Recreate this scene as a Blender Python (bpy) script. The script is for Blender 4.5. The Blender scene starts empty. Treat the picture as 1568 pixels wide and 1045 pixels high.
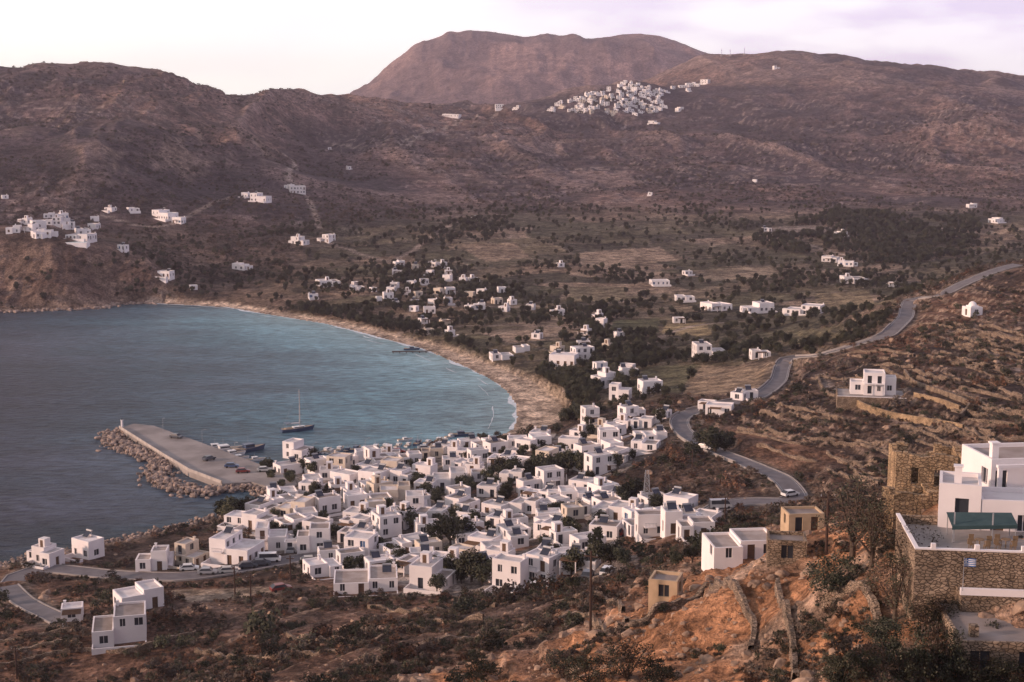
import bpy, math, random
import numpy as np
from mathutils import Vector
R=random.Random(7); rng=np.random.default_rng(11)
sc=bpy.context.scene
F=2154.0; PITCH=math.radians(8.76); EYE=100.0
cp,sp=math.cos(PITCH),math.sin(PITCH)
# ---------------------------------------------------------------- survey helpers (bearing / slope as seen from the viewpoint)
def ray(u,v):
    s=(522.5-v)/F
    dx=(u-784)/F; dy=cp+s*sp; dz=-sp+s*cp
    return dx/dy, dz/dy
def at(u,v,y):
    a,t=ray(u,v); return (a*y,y,EYE+t*y)
def sea(u,v,z=0.0):
    a,t=ray(u,v); y=(z-EYE)/t; return (a*y,y)
# ---------------------------------------------------------------- noise
def vnoise(x,y,seed=0):
    ix=np.floor(x).astype(np.int64); iy=np.floor(y).astype(np.int64)
    fx=x-ix; fy=y-iy; fx=fx*fx*fx*(fx*(fx*6-15)+10); fy=fy*fy*fy*(fy*(fy*6-15)+10)
    def h(i,j):
        n=(i*374761393+j*668265263+seed*2147483647)&0xffffffff
        n=((n^(n>>13))*1274126177)&0xffffffff
        n=n^(n>>16)
        return (n&0xffff)/65535.0
    a=h(ix,iy);b=h(ix+1,iy);c=h(ix,iy+1);d=h(ix+1,iy+1)
    return (a*(1-fx)+b*fx)*(1-fy)+(c*(1-fx)+d*fx)*fy
def fbm(x,y,o=4,seed=0):
    s=0;a=1;t=0
    for k in range(o):
        s=s+a*vnoise(x+k*17.3,y-k*9.1,seed+k); t+=a; a*=.5; x=x*2.03; y=y*2.03
    return s/t
def ridged(x,y,o=4,seed=0):
    s=0;a=1;t=0
    for k in range(o):
        s=s+a*(1-np.abs(2*vnoise(x+k*7.7,y+k*3.1,seed+k)-1)); t+=a; a*=.5; x=x*2.1; y=y*2.1
    return s/t
def sstep(a,b,x):
    t=np.clip((x-a)/(b-a),0,1); return t*t*(3-2*t)
# ---------------------------------------------------------------- terrain
coast_px=[(-900,486),(-300,482),(0,478),(60,476),(160,472),(180,466),(240,465),(300,468),(350,471),(400,480),(450,488),(500,496),(550,508),(600,522),(650,535),(690,552),(720,565),(750,580),(775,597),(790,618),(793,640),(786,658),(765,668),(720,672),(690,677),(640,688),(560,696),(500,702),(470,708),(440,713),(412,722),(402,738),(420,757),(400,770),(370,785),(330,795),(260,810),(200,825),(150,835),(50,855),(0,868),(-300,905),(-900,960)]
coast=[sea(u,v) for u,v in coast_px]
coast=[(-3500,coast[0][1]+60)]+coast+[(-3500,coast[-1][1]-80)]
CT=[]
for u,v in coast_px: 
    x,y=sea(u,v); CT.append((x,y,1.0))
CT+=[(0,0,90),(0,25,83),(-50,0,84),(50,0,93),(-60,-50,92),(60,-50,100),(0,-50,96)]
pts=[(0,1400,50),(784,1300,50),(1568,1180,50),(400,1150,110),(900,1120,95),
(1568,1045,94),(1400,1000,102),(1250,1000,112),(1100,1000,125),(950,1000,138),(800,1015,150),(600,1025,175),(400,1035,195),(200,1040,215),(0,1040,222),(-300,1040,230),
(1300,865,135),(1200,875,138),(1080,895,160),(960,960,165),(900,950,185),(960,880,215),(1130,855,200),(1010,825,260),(1110,790,290),(1200,772,298),(1222,752,303),(1300,770,270),(1300,700,330),
(1345,612,370),(1500,650,320),(1568,620,330),(1420,792,125),(1300,810,150),(1250,840,160),(1568,760,150),(1500,690,305),(1900,700,200),(1900,600,330),
(300,950,245),(600,960,215),(100,985,235),(450,900,265),(250,880,290),(700,930,230),(820,930,205),(820,905,245),(700,900,260),(550,900,265),(600,850,300),(800,800,320),(900,800,310),(950,750,340),(950,700,370),(1000,720,345),(1040,660,390),(900,650,420),(800,690,400),(600,712,398),(700,760,350),(450,800,330),(400,850,305),(150,880,295),(50,920,270),(-300,950,270),
(850,600,500),(950,600,480),(1100,600,450),(1180,600,430),(1200,560,490),(1250,560,470),(1400,465,530),(1480,430,540),(1568,400,550),(1330,520,480),(1500,520,440),(1900,380,560),(1900,480,480),
(1450,430,850),(1568,420,860),(1250,480,700),(1100,480,710),(1100,540,560),(950,540,570),(850,540,590),(750,520,620),(900,480,720),(650,490,700),(500,450,780),(700,420,860),(900,420,860),(1100,420,865),(1300,430,810),(1568,430,800),(1900,430,800),
(700,370,980),(900,370,1000),(1100,370,1020),(1300,370,1020),(1500,370,1020),(1900,370,1000),(1100,330,1150),(1300,330,1150),(1500,330,1150),(1900,320,1150),(900,330,1150),(700,320,1180),
(1300,260,1500),(1500,260,1450),(1100,260,1450),(900,260,1450),(750,250,1450),(1900,250,1400),
(900,190,1850),(1000,190,1900),(1200,190,1800),(1400,190,1750),(1568,190,1700),(850,165,1950),(960,128,2200),(880,152,2100),(780,163,2000),
(1085,86,2700),(1160,84,2600),(1215,85,2550),(1240,94,2500),(1320,101,2400),(1370,107,2400),(1420,99,2350),(1460,114,2330),(1500,132,2300),(1540,123,2300),(1568,134,2300),(1900,110,2300),(1240,140,2150),(1420,140,2050),(1568,160,2000),(1085,130,2350),(1010,140,2150),(1020,118,2600),
(1100,200,3300),(1300,200,3300),(1568,200,3300),(1900,200,3300),
(560,195,3000),(700,195,3000),(850,190,2900),(970,180,2950),
(535,165,4450),(565,150,4500),(583,118,4500),(600,103,4500),(635,85,4500),(655,70,4500),(690,52,4500),(730,45,4500),(780,47,4500),(830,52,4500),(860,57,4500),(890,62,4500),(940,58,4500),(985,50,4500),(1020,52,4500),(1050,64,4500),(1085,85,4500),(1160,100,4500),
(620,140,4000),(720,115,3950),(830,110,3900),(950,110,3900),(500,215,4500),(400,230,4500),(200,230,4500),(0,230,4500),(-300,230,4500),(1300,200,4500),(1600,200,4500),(1900,200,4500),
(0,240,8500),(500,240,8500),(1000,240,8500),(1500,240,8500),(700,220,6000),(1000,220,6000),(200,240,6000),(1400,240,6000),(1900,240,7000),(-300,240,7000),
(-300,106,1500),(0,113,1500),(130,116,1500),(193,118,1500),(290,127,1550),(325,134,1600),(375,149,1650),(450,154,1700),(545,161,1800),(600,159,1830),(650,156,1850),(700,157,1900),(750,163,1950),
(-300,210,2400),(0,210,2300),(290,210,2300),(500,210,2500),(650,205,2500),(770,205,2500),
(-300,200,1220),(0,200,1220),(100,200,1230),(230,196,1190),(320,230,1230),(200,155,1380),(60,300,1000),(150,265,1060),(300,265,1150),(400,200,1450),(400,300,1100),(500,300,1180),(500,200,1550),(600,200,1600),(700,200,1700),(600,300,1230),(600,380,960),(500,380,950),(400,380,930),(300,380,920),(200,340,980),(60,352,920),(100,380,810),(0,380,808),(0,425,788),(100,425,786),(190,390,822),(230,430,800),(300,430,840),(400,430,840),(-300,425,800),(-300,380,830),(-300,350,900)]
CT+=[at(*p) for p in pts]
CT=np.array(CT,float)
def warp(x,y): return x/(y+120.0), np.log(y+120.0)
ca,cb=warp(CT[:,0],CT[:,1]); cq=(CT[:,2]-EYE)/(CT[:,1]+120)
def K(r2): return 0.5*r2*np.log(r2+1e-12)
n=len(CT)
A=np.zeros((n+3,n+3)); A[:n,:n]=K((ca[:,None]-ca)**2+(cb[:,None]-cb)**2)+np.eye(n)*1e-5
Pm=np.stack([np.ones(n),ca,cb],1); A[:n,n:]=Pm; A[n:,:n]=Pm.T
W=np.linalg.solve(A,np.concatenate([cq,[0,0,0]]))
NA,NB=920,1160
AMAX=0.60; B0,B1=math.log(62.0),math.log(9100.0)
ga=np.linspace(-AMAX,AMAX,NA); gb=np.linspace(B0,B1,NB)
GA,GB=np.meshgrid(ga,gb)           # rows = b
GY=np.exp(GB)-120; GX=GA*(GY+120)
Q=W[n]+W[n+1]*GA+W[n+2]*GB
for k in range(n): Q+=W[k]*K((GA-ca[k])**2+(GB-cb[k])**2)
Z=EYE+Q*(GY+120)
def pip(px,py,poly):
    ins=np.zeros(px.shape,bool); m=len(poly)
    for i in range(m):
        x0,y0=poly[i][:2]; x1,y1=poly[(i+1)%m][:2]
        if y0==y1: continue
        c=((y0>py)!=(y1>py))&(px<(x1-x0)*(py-y0)/(y1-y0)+x0); ins^=c
    return ins
def pdist(px,py,line,closed=False,vals=None):
    best=np.full(px.shape,1e9); bv=np.zeros(px.shape)
    m=len(line)
    for i in range(m if closed else m-1):
        x0,y0=line[i][:2]; x1,y1=line[(i+1)%m][:2]
        dx,dy=x1-x0,y1-y0; L=dx*dx+dy*dy+1e-9
        t=np.clip(((px-x0)*dx+(py-y0)*dy)/L,0,1)
        d=np.hypot(px-x0-t*dx,py-y0-t*dy)
        if vals is not None:
            k=d<best; bv=np.where(k,vals[i]*(1-t)+vals[(i+1)%m]*t,bv)
        best=np.minimum(best,d)
    return (best,bv) if vals is not None else best
DC=pdist(GX,GY,coast,True); INSEA=pip(GX,GY,coast); DC=np.where(INSEA,-DC,DC)
# relief noise
hill=sstep(25,90,Z)*sstep(700,1100,GY)
wx=GX+(fbm(GX/200,GY/200,2,77)-.5)*120
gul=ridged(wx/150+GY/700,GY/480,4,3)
Z+=hill*(1-sstep(3000,3800,GY))*((gul-.64)*(40-20*sstep(1900,2300,GY))+(fbm(GX/40,GY/50,3,9)-.5)*10)
Z+=sstep(3000,3900,GY)*sstep(0,200,Z)*((ridged(GX/300,GY/620,5,5)-.63)*(95-45*sstep(4200,4500,GY)))
cliff=(1-sstep(35,80,DC))*sstep(740,770,GY)*(DC>0)*(1-sstep(-.265,-.235,GX/np.maximum(GY,50)))
Z+=cliff*sstep(0,12,DC)*(ridged(GX/16,GY/60,4,15)-.55)*9
knoll=sstep(26,38,Z)*(1-sstep(230,270,GY))*sstep(70,95,GY)
Z+=(fbm(GX/9,GY/9,4,21)-.5)*(0.5+2.8*knoll)+knoll*(ridged(GX/18,GY/18,4,8)-.5)*4.2
Z+=sstep(14,24,Z)*sstep(250,300,GY)*(1-sstep(700,800,GY))*(fbm(GX/18,GY/18,4,31)-.5)*2.6
# agricultural terraces
riser=np.zeros_like(Z)
def terr(Z,step,m,ofs):
    q=(Z+ofs)/step; fl=np.floor(q); fr=q-fl
    s=sstep(0.72,0.98,fr)*.88+fr*.12
    r=np.where((fr>.74)&(fr<.99),1.0,0.0)
    return Z+m*((fl+s)*step-ofs-Z), r*m
m1=sstep(13,19,Z)*sstep(230,300,GY)*(1-sstep(760,860,GY))*sstep(.25,.36,fbm(GX/50,GY/50,2,41))
Z,r1=terr(Z,1.5,m1,(fbm(GX/38,GY/38,3,51))*5+GY*.06)
m2=sstep(10,25,Z)*sstep(820,950,GY)*(1-sstep(2000,2300,GY))*sstep(.36,.5,fbm(GX/220,GY/220,3,61))
Z,r2=terr(Z,3.8,m2*.85,fbm(GX/100,GY/120,3,71)*14)
m3=sstep(8,14,Z)*(1-sstep(250,290,GY))*sstep(120,150,GY)*(1-sstep(20,60,GX))*.8
Z,r3=terr(Z,1.6,m3,fbm(GX/30,GY/30,2,81)*2.5)
riser=np.maximum(np.maximum(r1,r2),r3)
land=0.35+(np.maximum(Z,0.9)-.35)*sstep(0,9,DC)
Z=np.where(DC>0,land,-np.minimum(-DC*.12,14)-.15)
# lookup
def idx(x,y):
    y=np.maximum(y,-57); a=x/(y+120); b=np.log(y+120)
    fi=np.clip((a+AMAX)/(2*AMAX)*(NA-1),0,NA-1.001); fj=np.clip((b-B0)/(B1-B0)*(NB-1),0,NB-1.001)
    return fi,fj
def Hs(x,y,G=None):
    G=Z if G is None else G
    x=np.asarray(x,float); y=np.asarray(y,float)
    fi,fj=idx(x,y); i=fi.astype(int); j=fj.astype(int); u=fi-i; v=fj-j
    return (G[j,i]*(1-u)+G[j,i+1]*u)*(1-v)+(G[j+1,i]*(1-u)+G[j+1,i+1]*u)*v
YS=np.exp(np.linspace(math.log(60),math.log(6500),2600))
def pick(u,v,ymin=60):
    a,t=ray(u,v); ys=YS[YS>=ymin]
    h=Hs(a*ys,ys); z=EYE+t*ys
    k=np.nonzero(z<=np.maximum(h,0))[0]
    y=ys[k[0]] if len(k) else ys[-1]
    return (a*y,y,float(max(Hs(a*y,y),0)))
def size(px,p): return px*((p[1])*cp-(p[2]-EYE)*sp)/F
def resample(pts,step):
    out=[]
    P=[Vector(p) for p in pts]; P=[P[0]*2-P[1]]+P+[P[-1]*2-P[-2]]
    for i in range(1,len(P)-2):
        L=(P[i+1]-P[i]).length; k=max(1,int(L/step))
        for j in range(k):
            t=j/k; a,b,c,d=P[i-1],P[i],P[i+1],P[i+2]
            out.append(.5*((2*b)+(c-a)*t+(2*a-5*b+4*c-d)*t*t+(3*b-a-3*c+d)*t**3))
    out.append(P[-2]); return out
roads_px={'asphalt_road':([(1060,800),(1110,782),(1165,771),(1200,767),(1219,755),(1195,735),(1150,712),(1090,690),(1055,670),(1040,650),(1052,636),(1100,622),(1160,606),(1190,585),(1203,560),(1250,546),(1310,528),(1360,508),(1385,488),(1395,467),(1440,450),(1490,428),(1560,402)],5.2),
'coast_road':([(-60,900),(12,903),(28,886),(85,877),(200,882),(300,880),(450,858),(520,848)],5.0),
'village_road':([(12,903),(45,927),(95,947)],4.0),
'harbour_street':([(400,728),(470,716),(560,703),(640,694),(700,683),(780,676),(850,664)],6.0)}
roads={}
for nme,(px,w) in roads_px.items():
    P=[pick(u,v) for u,v in px]
    S=resample(P,3.0); zs=np.array([p.z for p in S]); 
    k=np.ones(11)/11; zz=np.convolve(np.pad(zs,5,mode='edge'),k,'valid')
    roads[nme]=([(p.x,p.y,float(q)) for p,q in zip(S,zz)],w)
DR=np.full(Z.shape,1e9)
for nme,(S,w) in roads.items():
    sub=S[::2]+[S[-1]]
    reg=GY<760
    d,zv=pdist(GX[reg],GY[reg],sub,False,[s[2] for s in sub])
    t=1-sstep(w*.5+1.5,w*.5+6,d); t=np.where(DC[reg]>1,t,0)
    Z[reg]=Z[reg]*(1-t)+(zv-.12)*t
    DR[reg]=np.minimum(DR[reg],d-w*.5)
def W2(poly): return [pick(u,v)[:2] for u,v in poly]
TOWNPX=[(400,745),(430,712),(560,702),(700,682),(760,675),(850,662),(960,640),(1030,640),(1010,690),(960,720),(900,745),(960,765),(1085,780),(1075,830),(960,820),(900,880),(820,905),(600,912),(500,895),(430,850),(340,800)]
town=W2(TOWNPX)
TOWN=pip(GX,GY,town)&(GY<460)&(GY>230)
# ---- colours (albedo; far land also has a haze tint painted in)
def mix(a,b,t):
    a=np.array(a) if not isinstance(a,np.ndarray) else a; b=np.array(b) if not isinstance(b,np.ndarray) else b
    return a*(1-t[...,None])+b*t[...,None]
N1=fbm(GX/70,GY/70,4,101); N2=fbm(GX/12,GY/12,3,111); N3=fbm(GX/4,GY/4,2,121); N4=fbm(GX/300,GY/300,3,131)
C=np.ones(Z.shape+(3,))*np.array([.145,.097,.075])
C=mix(C,(.072,.052,.043),sstep(.4,.60,N2))
C=mix(C,(.23,.125,.08),sstep(.5,.65,N1)*(GY<700)*.6)
far=sstep(800,1100,GY)  # distant slopes painted paler and more mauve, aerial haze put into their colour
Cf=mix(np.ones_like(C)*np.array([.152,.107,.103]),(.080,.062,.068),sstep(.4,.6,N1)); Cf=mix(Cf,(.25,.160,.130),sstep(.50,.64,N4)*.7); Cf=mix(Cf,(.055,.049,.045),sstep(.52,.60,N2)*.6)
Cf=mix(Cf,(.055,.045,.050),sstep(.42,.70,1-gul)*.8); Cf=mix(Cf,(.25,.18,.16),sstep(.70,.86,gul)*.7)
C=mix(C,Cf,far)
C=mix(C,(.25,.160,.150),sstep(2900,3500,GY)); C=mix(C,(.13,.09,.093),sstep(2900,3500,GY)*sstep(.42,.55,fbm(GX/160,GY/300,4,133))*.8)  # far mountain lifted to pale pink, distance haze painted into the base colour
gyd=np.gradient(Z,axis=0)/np.gradient(GY,axis=0); gxd=np.gradient(Z,axis=1)/np.gradient(GX,axis=1); SL=np.hypot(gxd,gyd)
C=mix(C,(.27,.20,.155),sstep(.5,.95,SL)*.7*(GY<1400))
C=mix(C,(.36,.265,.20),riser*.8*(N3>.36)*(GY<800)); C=mix(C,(.27,.21,.19),riser*.8*(GY>800)*(N3>.42)*sstep(.36,.5,N1))
ax_=GX/np.maximum(GY,50)
valm=(1-sstep(22,34,Z))*sstep(430,480,GY)*(DC>4)*(.25+.75*sstep(-.2,-.09,ax_))
right_hill=pip(GX,GY,W2([(1040,650),(1190,588),(1203,562),(1330,520),(1400,462)])+[(400,560),(420,200),(150,250)])
valm=valm*(~right_hill)
ang=.45; rx=(GX*math.cos(ang)+GY*math.sin(ang)); ry=(-GX*math.sin(ang)+GY*math.cos(ang))
rx=rx+ (fbm(GX/90,GY/90,2,141)-.5)*50; ry=ry+(fbm(GX/90,GY/90,2,151)-.5)*50
cw,chh=52.,36.; jy=np.floor(ry/chh); rxx=rx+((jy*37)%5)*13; jx=np.floor(rxx/cw)
hsh=np.abs(np.sin(jx*127.1+jy*311.7)*43758.5)%1.0
pal=np.array([[.27,.20,.145],[.105,.097,.062],[.14,.125,.078],[.21,.165,.115],[.085,.078,.056],[.17,.14,.09],[.36,.27,.20],[.12,.105,.07]])
V=pal[(hsh*7.99).astype(int)]
edge=np.minimum(np.minimum(rxx/cw-jx,1-(rxx/cw-jx))*cw,np.minimum(ry/chh-jy,1-(ry/chh-jy))*chh)
V=mix(V,(.06,.055,.04),(edge<1.8)*1.0*(N3>.4)*(hsh<.6)); V=mix(V,(.28,.225,.18),(edge<1.3)*.8*(hsh>=.6)); V=mix(V,(.085,.074,.052),sstep(.45,.6,N2)*.4)
C=mix(C,V,valm*.9)
fields=[([(885,388),(1010,378),(1038,400),(890,412)],(.36,.27,.20)),([(700,377),(790,372),(812,396),(745,402)],(.28,.21,.155)),([(1075,560),(1190,555),(1196,592),(1158,606),(1045,604)],(.32,.235,.16)),([(990,562),(1068,558),(1040,602),(960,594)],(.14,.13,.075)),([(1020,495),(1080,494),(1092,514),(1010,515)],(.36,.28,.16)),([(870,440),(955,440),(960,461),(872,463)],(.20,.165,.11)),([(1165,350),(1250,345),(1290,352),(1200,362)],(.30,.25,.22)),([(1245,452),(1330,444),(1380,462),(1265,480)],(.24,.19,.12)),([(752,218),(850,216),(870,236),(762,240)],(.25,.18,.16)),([(800,262),(960,262),(975,285),(860,290)],(.22,.16,.145)),([(940,492),(1010,488),(1008,510),(930,512)],(.12,.12,.065)),([(1200,505),(1290,500),(1300,520),(1215,530)],(.15,.13,.08)),([(258,905),(430,898),(438,910),(300,922),(262,920)],(.38,.295,.22)),([(880,876),(975,850),(990,868),(905,895)],(.27,.23,.205)),([(1140,700),(1110,655),(1300,700),(1210,735)],(.19,.11,.075)),([(1060,415),(1180,408),(1200,425),(1080,432)],(.28,.22,.16))]
FM=np.zeros(Z.shape,bool)
for poly,c in fields:
    w=W2(poly); ins=pip(GX,GY,w); FM|=ins; m=ins*1.0*sstep(.15,.3,N2+.1)
    C=mix(C,c,m*.9)
C=mix(C,(.13,.085,.068),cliff*.9); C=mix(C,(.24,.17,.13),cliff*sstep(.5,.65,N2)*.6)
C=mix(C,(.42,.21,.11),knoll*sstep(.36,.52,N1*.5+N2*.5)*.9*(GX>-10)); C=mix(C,(.44,.32,.24),knoll*sstep(.56,.68,N2)*.8)
C=mix(C,(.34,.30,.27),TOWN*sstep(.25,.45,N2)*.9)
C=mix(C,(.20,.155,.12),(1-sstep(0,3,np.abs(DR-1)))*.8)
tracks=[[(438,238),(452,258),(440,270),(458,284)],[(490,365),(540,385),(580,398),(640,408)],[(620,208),(640,212),(612,222)],[(1180,360),(1290,390),(1320,402)],[(590,515),(700,500),(830,500),(900,505)],[(1255,575),(1270,595),(1340,625),(1440,650),(1568,690)],[(600,400),(640,380),(700,340)],[(1080,640),(1060,655)],[(470,300),(490,350)],[(860,600),(960,545),(1060,500),(1200,488)],[(700,470),(820,470),(1000,460)],[(500,218),(600,212),(700,190),(760,176)],[(150,330),(260,345),(360,300)],[(1490,500),(1500,530),(1568,570)]]
for tr in tracks:
    S=resample([pick(u,v) for u,v in tr],8); m=(GY<2200)
    d=np.full(Z.shape,1e9); d[m]=pdist(GX[m],GY[m],S)
    C=mix(C,(.36,.29,.25),(1-sstep(.8,2.4+GY*.0010,d))*.8)
beach_line=[sea(u,v) for u,v in coast_px if 240<=u<=793 and v<667]
bw=[6,6,6,6,6,7,7,8,9,10,11,13,15,17,18,20,21,17,13]
bw=(bw+[13]*40)[:len(beach_line)]
bm=(DC<40)&(DC>-30)&(GY>380)
BD=np.full(Z.shape,1e9); BW=np.zeros(Z.shape)
BD[bm],BW[bm]=pdist(GX[bm],GY[bm],beach_line,False,bw)
sand=(1-sstep(BW*.8,BW*1.1,BD+ (N3-.5)*3))*(BD<1e8)
shore=(1-sstep(3,9,DC))*(sand<.3)*(DC>-5)*(GY<900); C=mix(C,(.24,.175,.135),shore*.8)
C*= (0.84+.32*N3)[...,None]
C=mix(C,(.60,.47,.37),sand); C=mix(C,(.32,.25,.20),sand*(1-sstep(1,3.5,DC))*.7)
Z=np.where((sand>0.5)&(DC>0),np.minimum(Z,.35+DC*.06),Z)

# ---------------------------------------------------------------- materials
def new_mat(name):
    m=bpy.data.materials.new(name); m.use_nodes=True
    nt=m.node_tree; b=nt.nodes['Principled BSDF']; b.inputs['Roughness'].default_value=.9
    b.inputs['Specular IOR Level'].default_value=.25
    return m,nt,b
def nd(nt,t,**k):
    x=nt.nodes.new(t)
    for a,v in k.items():
        if hasattr(x,a): setattr(x,a,v)
        else: x.inputs[a.replace('_',' ')].default_value=v
    return x
def mixc(nt,typ='MIX'):
    x=nt.nodes.new('ShaderNodeMix'); x.data_type='RGBA'; x.blend_type=typ; return x
def noisy(name,c1,c2,scale=1.,rough=.9,bump=0.,bscale=None,detail=4,objrand=0.,spec=.25):
    m,nt,b=new_mat(name); b.inputs['Roughness'].default_value=rough; b.inputs['Specular IOR Level'].default_value=spec
    g=nd(nt,'ShaderNodeNewGeometry'); nz=nd(nt,'ShaderNodeTexNoise'); nz.inputs['Scale'].default_value=scale; nz.inputs['Detail'].default_value=detail
    nt.links.new(g.outputs['Position'],nz.inputs['Vector'])
    rp=nd(nt,'ShaderNodeMapRange'); rp.inputs[1].default_value=.35; rp.inputs[2].default_value=.65; nt.links.new(nz.outputs['Fac'],rp.inputs[0])
    mx=mixc(nt); mx.inputs[6].default_value=(*c1,1); mx.inputs[7].default_value=(*c2,1); nt.links.new(rp.outputs[0],mx.inputs[0])
    out=mx.outputs[2]
    if objrand>0:
        oi=nd(nt,'ShaderNodeObjectInfo'); hs=nd(nt,'ShaderNodeHueSaturation')
        mr=nd(nt,'ShaderNodeMapRange'); mr.inputs[3].default_value=1-objrand; mr.inputs[4].default_value=1+objrand*.4
        nt.links.new(oi.outputs['Random'],mr.inputs[0]); nt.links.new(mr.outputs[0],hs.inputs['Value']); nt.links.new(out,hs.inputs['Color']); out=hs.outputs[0]
    nt.links.new(out,b.inputs['Base Color'])
    if bump>0:
        n2=nd(nt,'ShaderNodeTexNoise'); n2.inputs['Scale'].default_value=bscale or scale*4; n2.inputs['Detail'].default_value=4
        nt.links.new(g.outputs['Position'],n2.inputs['Vector'])
        bp=nd(nt,'ShaderNodeBump'); bp.inputs['Strength'].default_value=.8; bp.inputs['Distance'].default_value=bump
        nt.links.new(n2.outputs['Fac'],bp.inputs['Height']); nt.links.new(bp.outputs[0],b.inputs['Normal'])
    return m
def stone(name,c1,c2,cm,scale=2.2,bump=.08):
    m,nt,b=new_mat(name)
    g=nd(nt,'ShaderNodeNewGeometry'); mp=nd(nt,'ShaderNodeMapping'); mp.inputs['Scale'].default_value=(1,1,1.7)
    nt.links.new(g.outputs['Position'],mp.inputs[0])
    v=nd(nt,'ShaderNodeTexVoronoi'); v.inputs['Scale'].default_value=scale; nt.links.new(mp.outputs[0],v.inputs['Vector'])
    v2=nd(nt,'ShaderNodeTexVoronoi'); v2.feature='DISTANCE_TO_EDGE'; v2.inputs['Scale'].default_value=scale; nt.links.new(mp.outputs[0],v2.inputs['Vector'])
    s=nd(nt,'ShaderNodeSeparateColor'); nt.links.new(v.outputs['Color'],s.inputs[0])
    mx=mixc(nt); mx.inputs[6].default_value=(*c1,1); mx.inputs[7].default_value=(*c2,1); nt.links.new(s.outputs[0],mx.inputs[0])
    mr=nd(nt,'ShaderNodeMapRange'); mr.inputs[1].default_value=.02; mr.inputs[2].default_value=.09; nt.links.new(v2.outputs['Distance'],mr.inputs[0])
    m2=mixc(nt); m2.inputs[6].default_value=(*cm,1); nt.links.new(mx.outputs[2],m2.inputs[7]); nt.links.new(mr.outputs[0],m2.inputs[0])
    wn=nd(nt,'ShaderNodeTexNoise'); wn.inputs['Scale'].default_value=.5; nt.links.new(g.outputs['Position'],wn.inputs['Vector'])
    wr=nd(nt,'ShaderNodeMapRange'); wr.inputs[1].default_value=.35; wr.inputs[2].default_value=.65; wr.inputs[3].default_value=.65; wr.inputs[4].default_value=1.2; nt.links.new(wn.outputs['Fac'],wr.inputs[0])
    vs=nd(nt,'ShaderNodeVectorMath',operation='SCALE'); nt.links.new(m2.outputs[2],vs.inputs[0]); nt.links.new(wr.outputs[0],vs.inputs['Scale'])
    nt.links.new(vs.outputs[0],b.inputs['Base Color'])
    bp=nd(nt,'ShaderNodeBump'); bp.inputs['Distance'].default_value=bump; nt.links.new(mr.outputs[0],bp.inputs['Height']); nt.links.new(bp.outputs[0],b.inputs['Normal'])
    return m
# terrain material
mT,nt,b=new_mat('terrain_ground'); b.inputs['Specular IOR Level'].default_value=.1
at_=nd(nt,'ShaderNodeAttribute'); at_.attribute_name='Col'
g=nd(nt,'ShaderNodeNewGeometry')
def noi(scale,det,ro):
    x=nd(nt,'ShaderNodeTexNoise'); x.inputs['Scale'].default_value=scale; x.inputs['Detail'].default_value=det; x.inputs['Roughness'].default_value=ro; nt.links.new(g.outputs['Position'],x.inputs['Vector']); return x
def mrg(src,a,b_,c,d):
    x=nd(nt,'ShaderNodeMapRange'); x.inputs[1].default_value=a; x.inputs[2].default_value=b_; x.inputs[3].default_value=c; x.inputs[4].default_value=d; nt.links.new(src,x.inputs[0]); return x
n1=noi(.9,6,.7); n2=noi(.16,7,.75); n3=noi(.025,6,.7)
mr1=mrg(n1.outputs['Fac'],.38,.62,.5,1.4); mr2=mrg(n2.outputs['Fac'],.40,.60,.45,1.5); mr3=mrg(n3.outputs['Fac'],.38,.62,.68,1.32)
mm=nd(nt,'ShaderNodeMath',operation='MULTIPLY'); nt.links.new(mr1.outputs[0],mm.inputs[0]); nt.links.new(mr2.outputs[0],mm.inputs[1])
mm2=nd(nt,'ShaderNodeMath',operation='MULTIPLY'); nt.links.new(mm.outputs[0],mm2.inputs[0]); nt.links.new(mr3.outputs[0],mm2.inputs[1])
vm=nd(nt,'ShaderNodeVectorMath',operation='SCALE'); nt.links.new(at_.outputs['Color'],vm.inputs[0]); nt.links.new(mm2.outputs[0],vm.inputs['Scale'])
nt.links.new(vm.outputs[0],b.inputs['Base Color'])
bp=nd(nt,'ShaderNodeBump'); bp.inputs['Distance'].default_value=.5; bp.inputs['Strength'].default_value=.7; nt.links.new(n1.outputs['Fac'],bp.inputs['Height'])
bp2=nd(nt,'ShaderNodeBump'); bp2.inputs['Distance'].default_value=4.5; bp2.inputs['Strength'].default_value=.8; nt.links.new(n2.outputs['Fac'],bp2.inputs['Height']); nt.links.new(bp.outputs[0],bp2.inputs['Normal'])
bp3=nd(nt,'ShaderNodeBump'); bp3.inputs['Distance'].default_value=14; bp3.inputs['Strength'].default_value=.5; nt.links.new(n3.outputs['Fac'],bp3.inputs['Height']); nt.links.new(bp2.outputs[0],bp3.inputs['Normal'])
nt.links.new(bp3.outputs[0],b.inputs['Normal'])

M_white=noisy('whitewash',(.83,.79,.785),(.75,.71,.71),.35,.9,.01,2,objrand=.10)
M_cream=noisy('cream_plaster',(.66,.58,.49),(.58,.50,.42),.6,.9,objrand=.12)
M_ochre=noisy('ochre_plaster',(.52,.39,.26),(.43,.32,.21),.8,.9)
M_roofw=noisy('roof_white',(.74,.70,.69),(.52,.48,.47),.4,.9,objrand=.3)
M_roofb=noisy('roof_beige',(.38,.33,.305),(.27,.225,.20),.5,.9,objrand=.3)
M_glass=noisy('window_dark',(.025,.03,.04),(.04,.045,.055),.5,.3,spec=.4)
M_blue=noisy('painted_blue',(.05,.10,.21),(.06,.13,.25),1,.6)
M_wood=noisy('door_wood',(.10,.06,.04),(.15,.09,.055),2,.7)
M_stone=stone('rubble_stone',(.38,.29,.21),(.23,.17,.12),(.10,.075,.055),2.6)
M_conc=noisy('concrete',(.36,.33,.315),(.25,.23,.22),.25,.85,.01,2)
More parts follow.
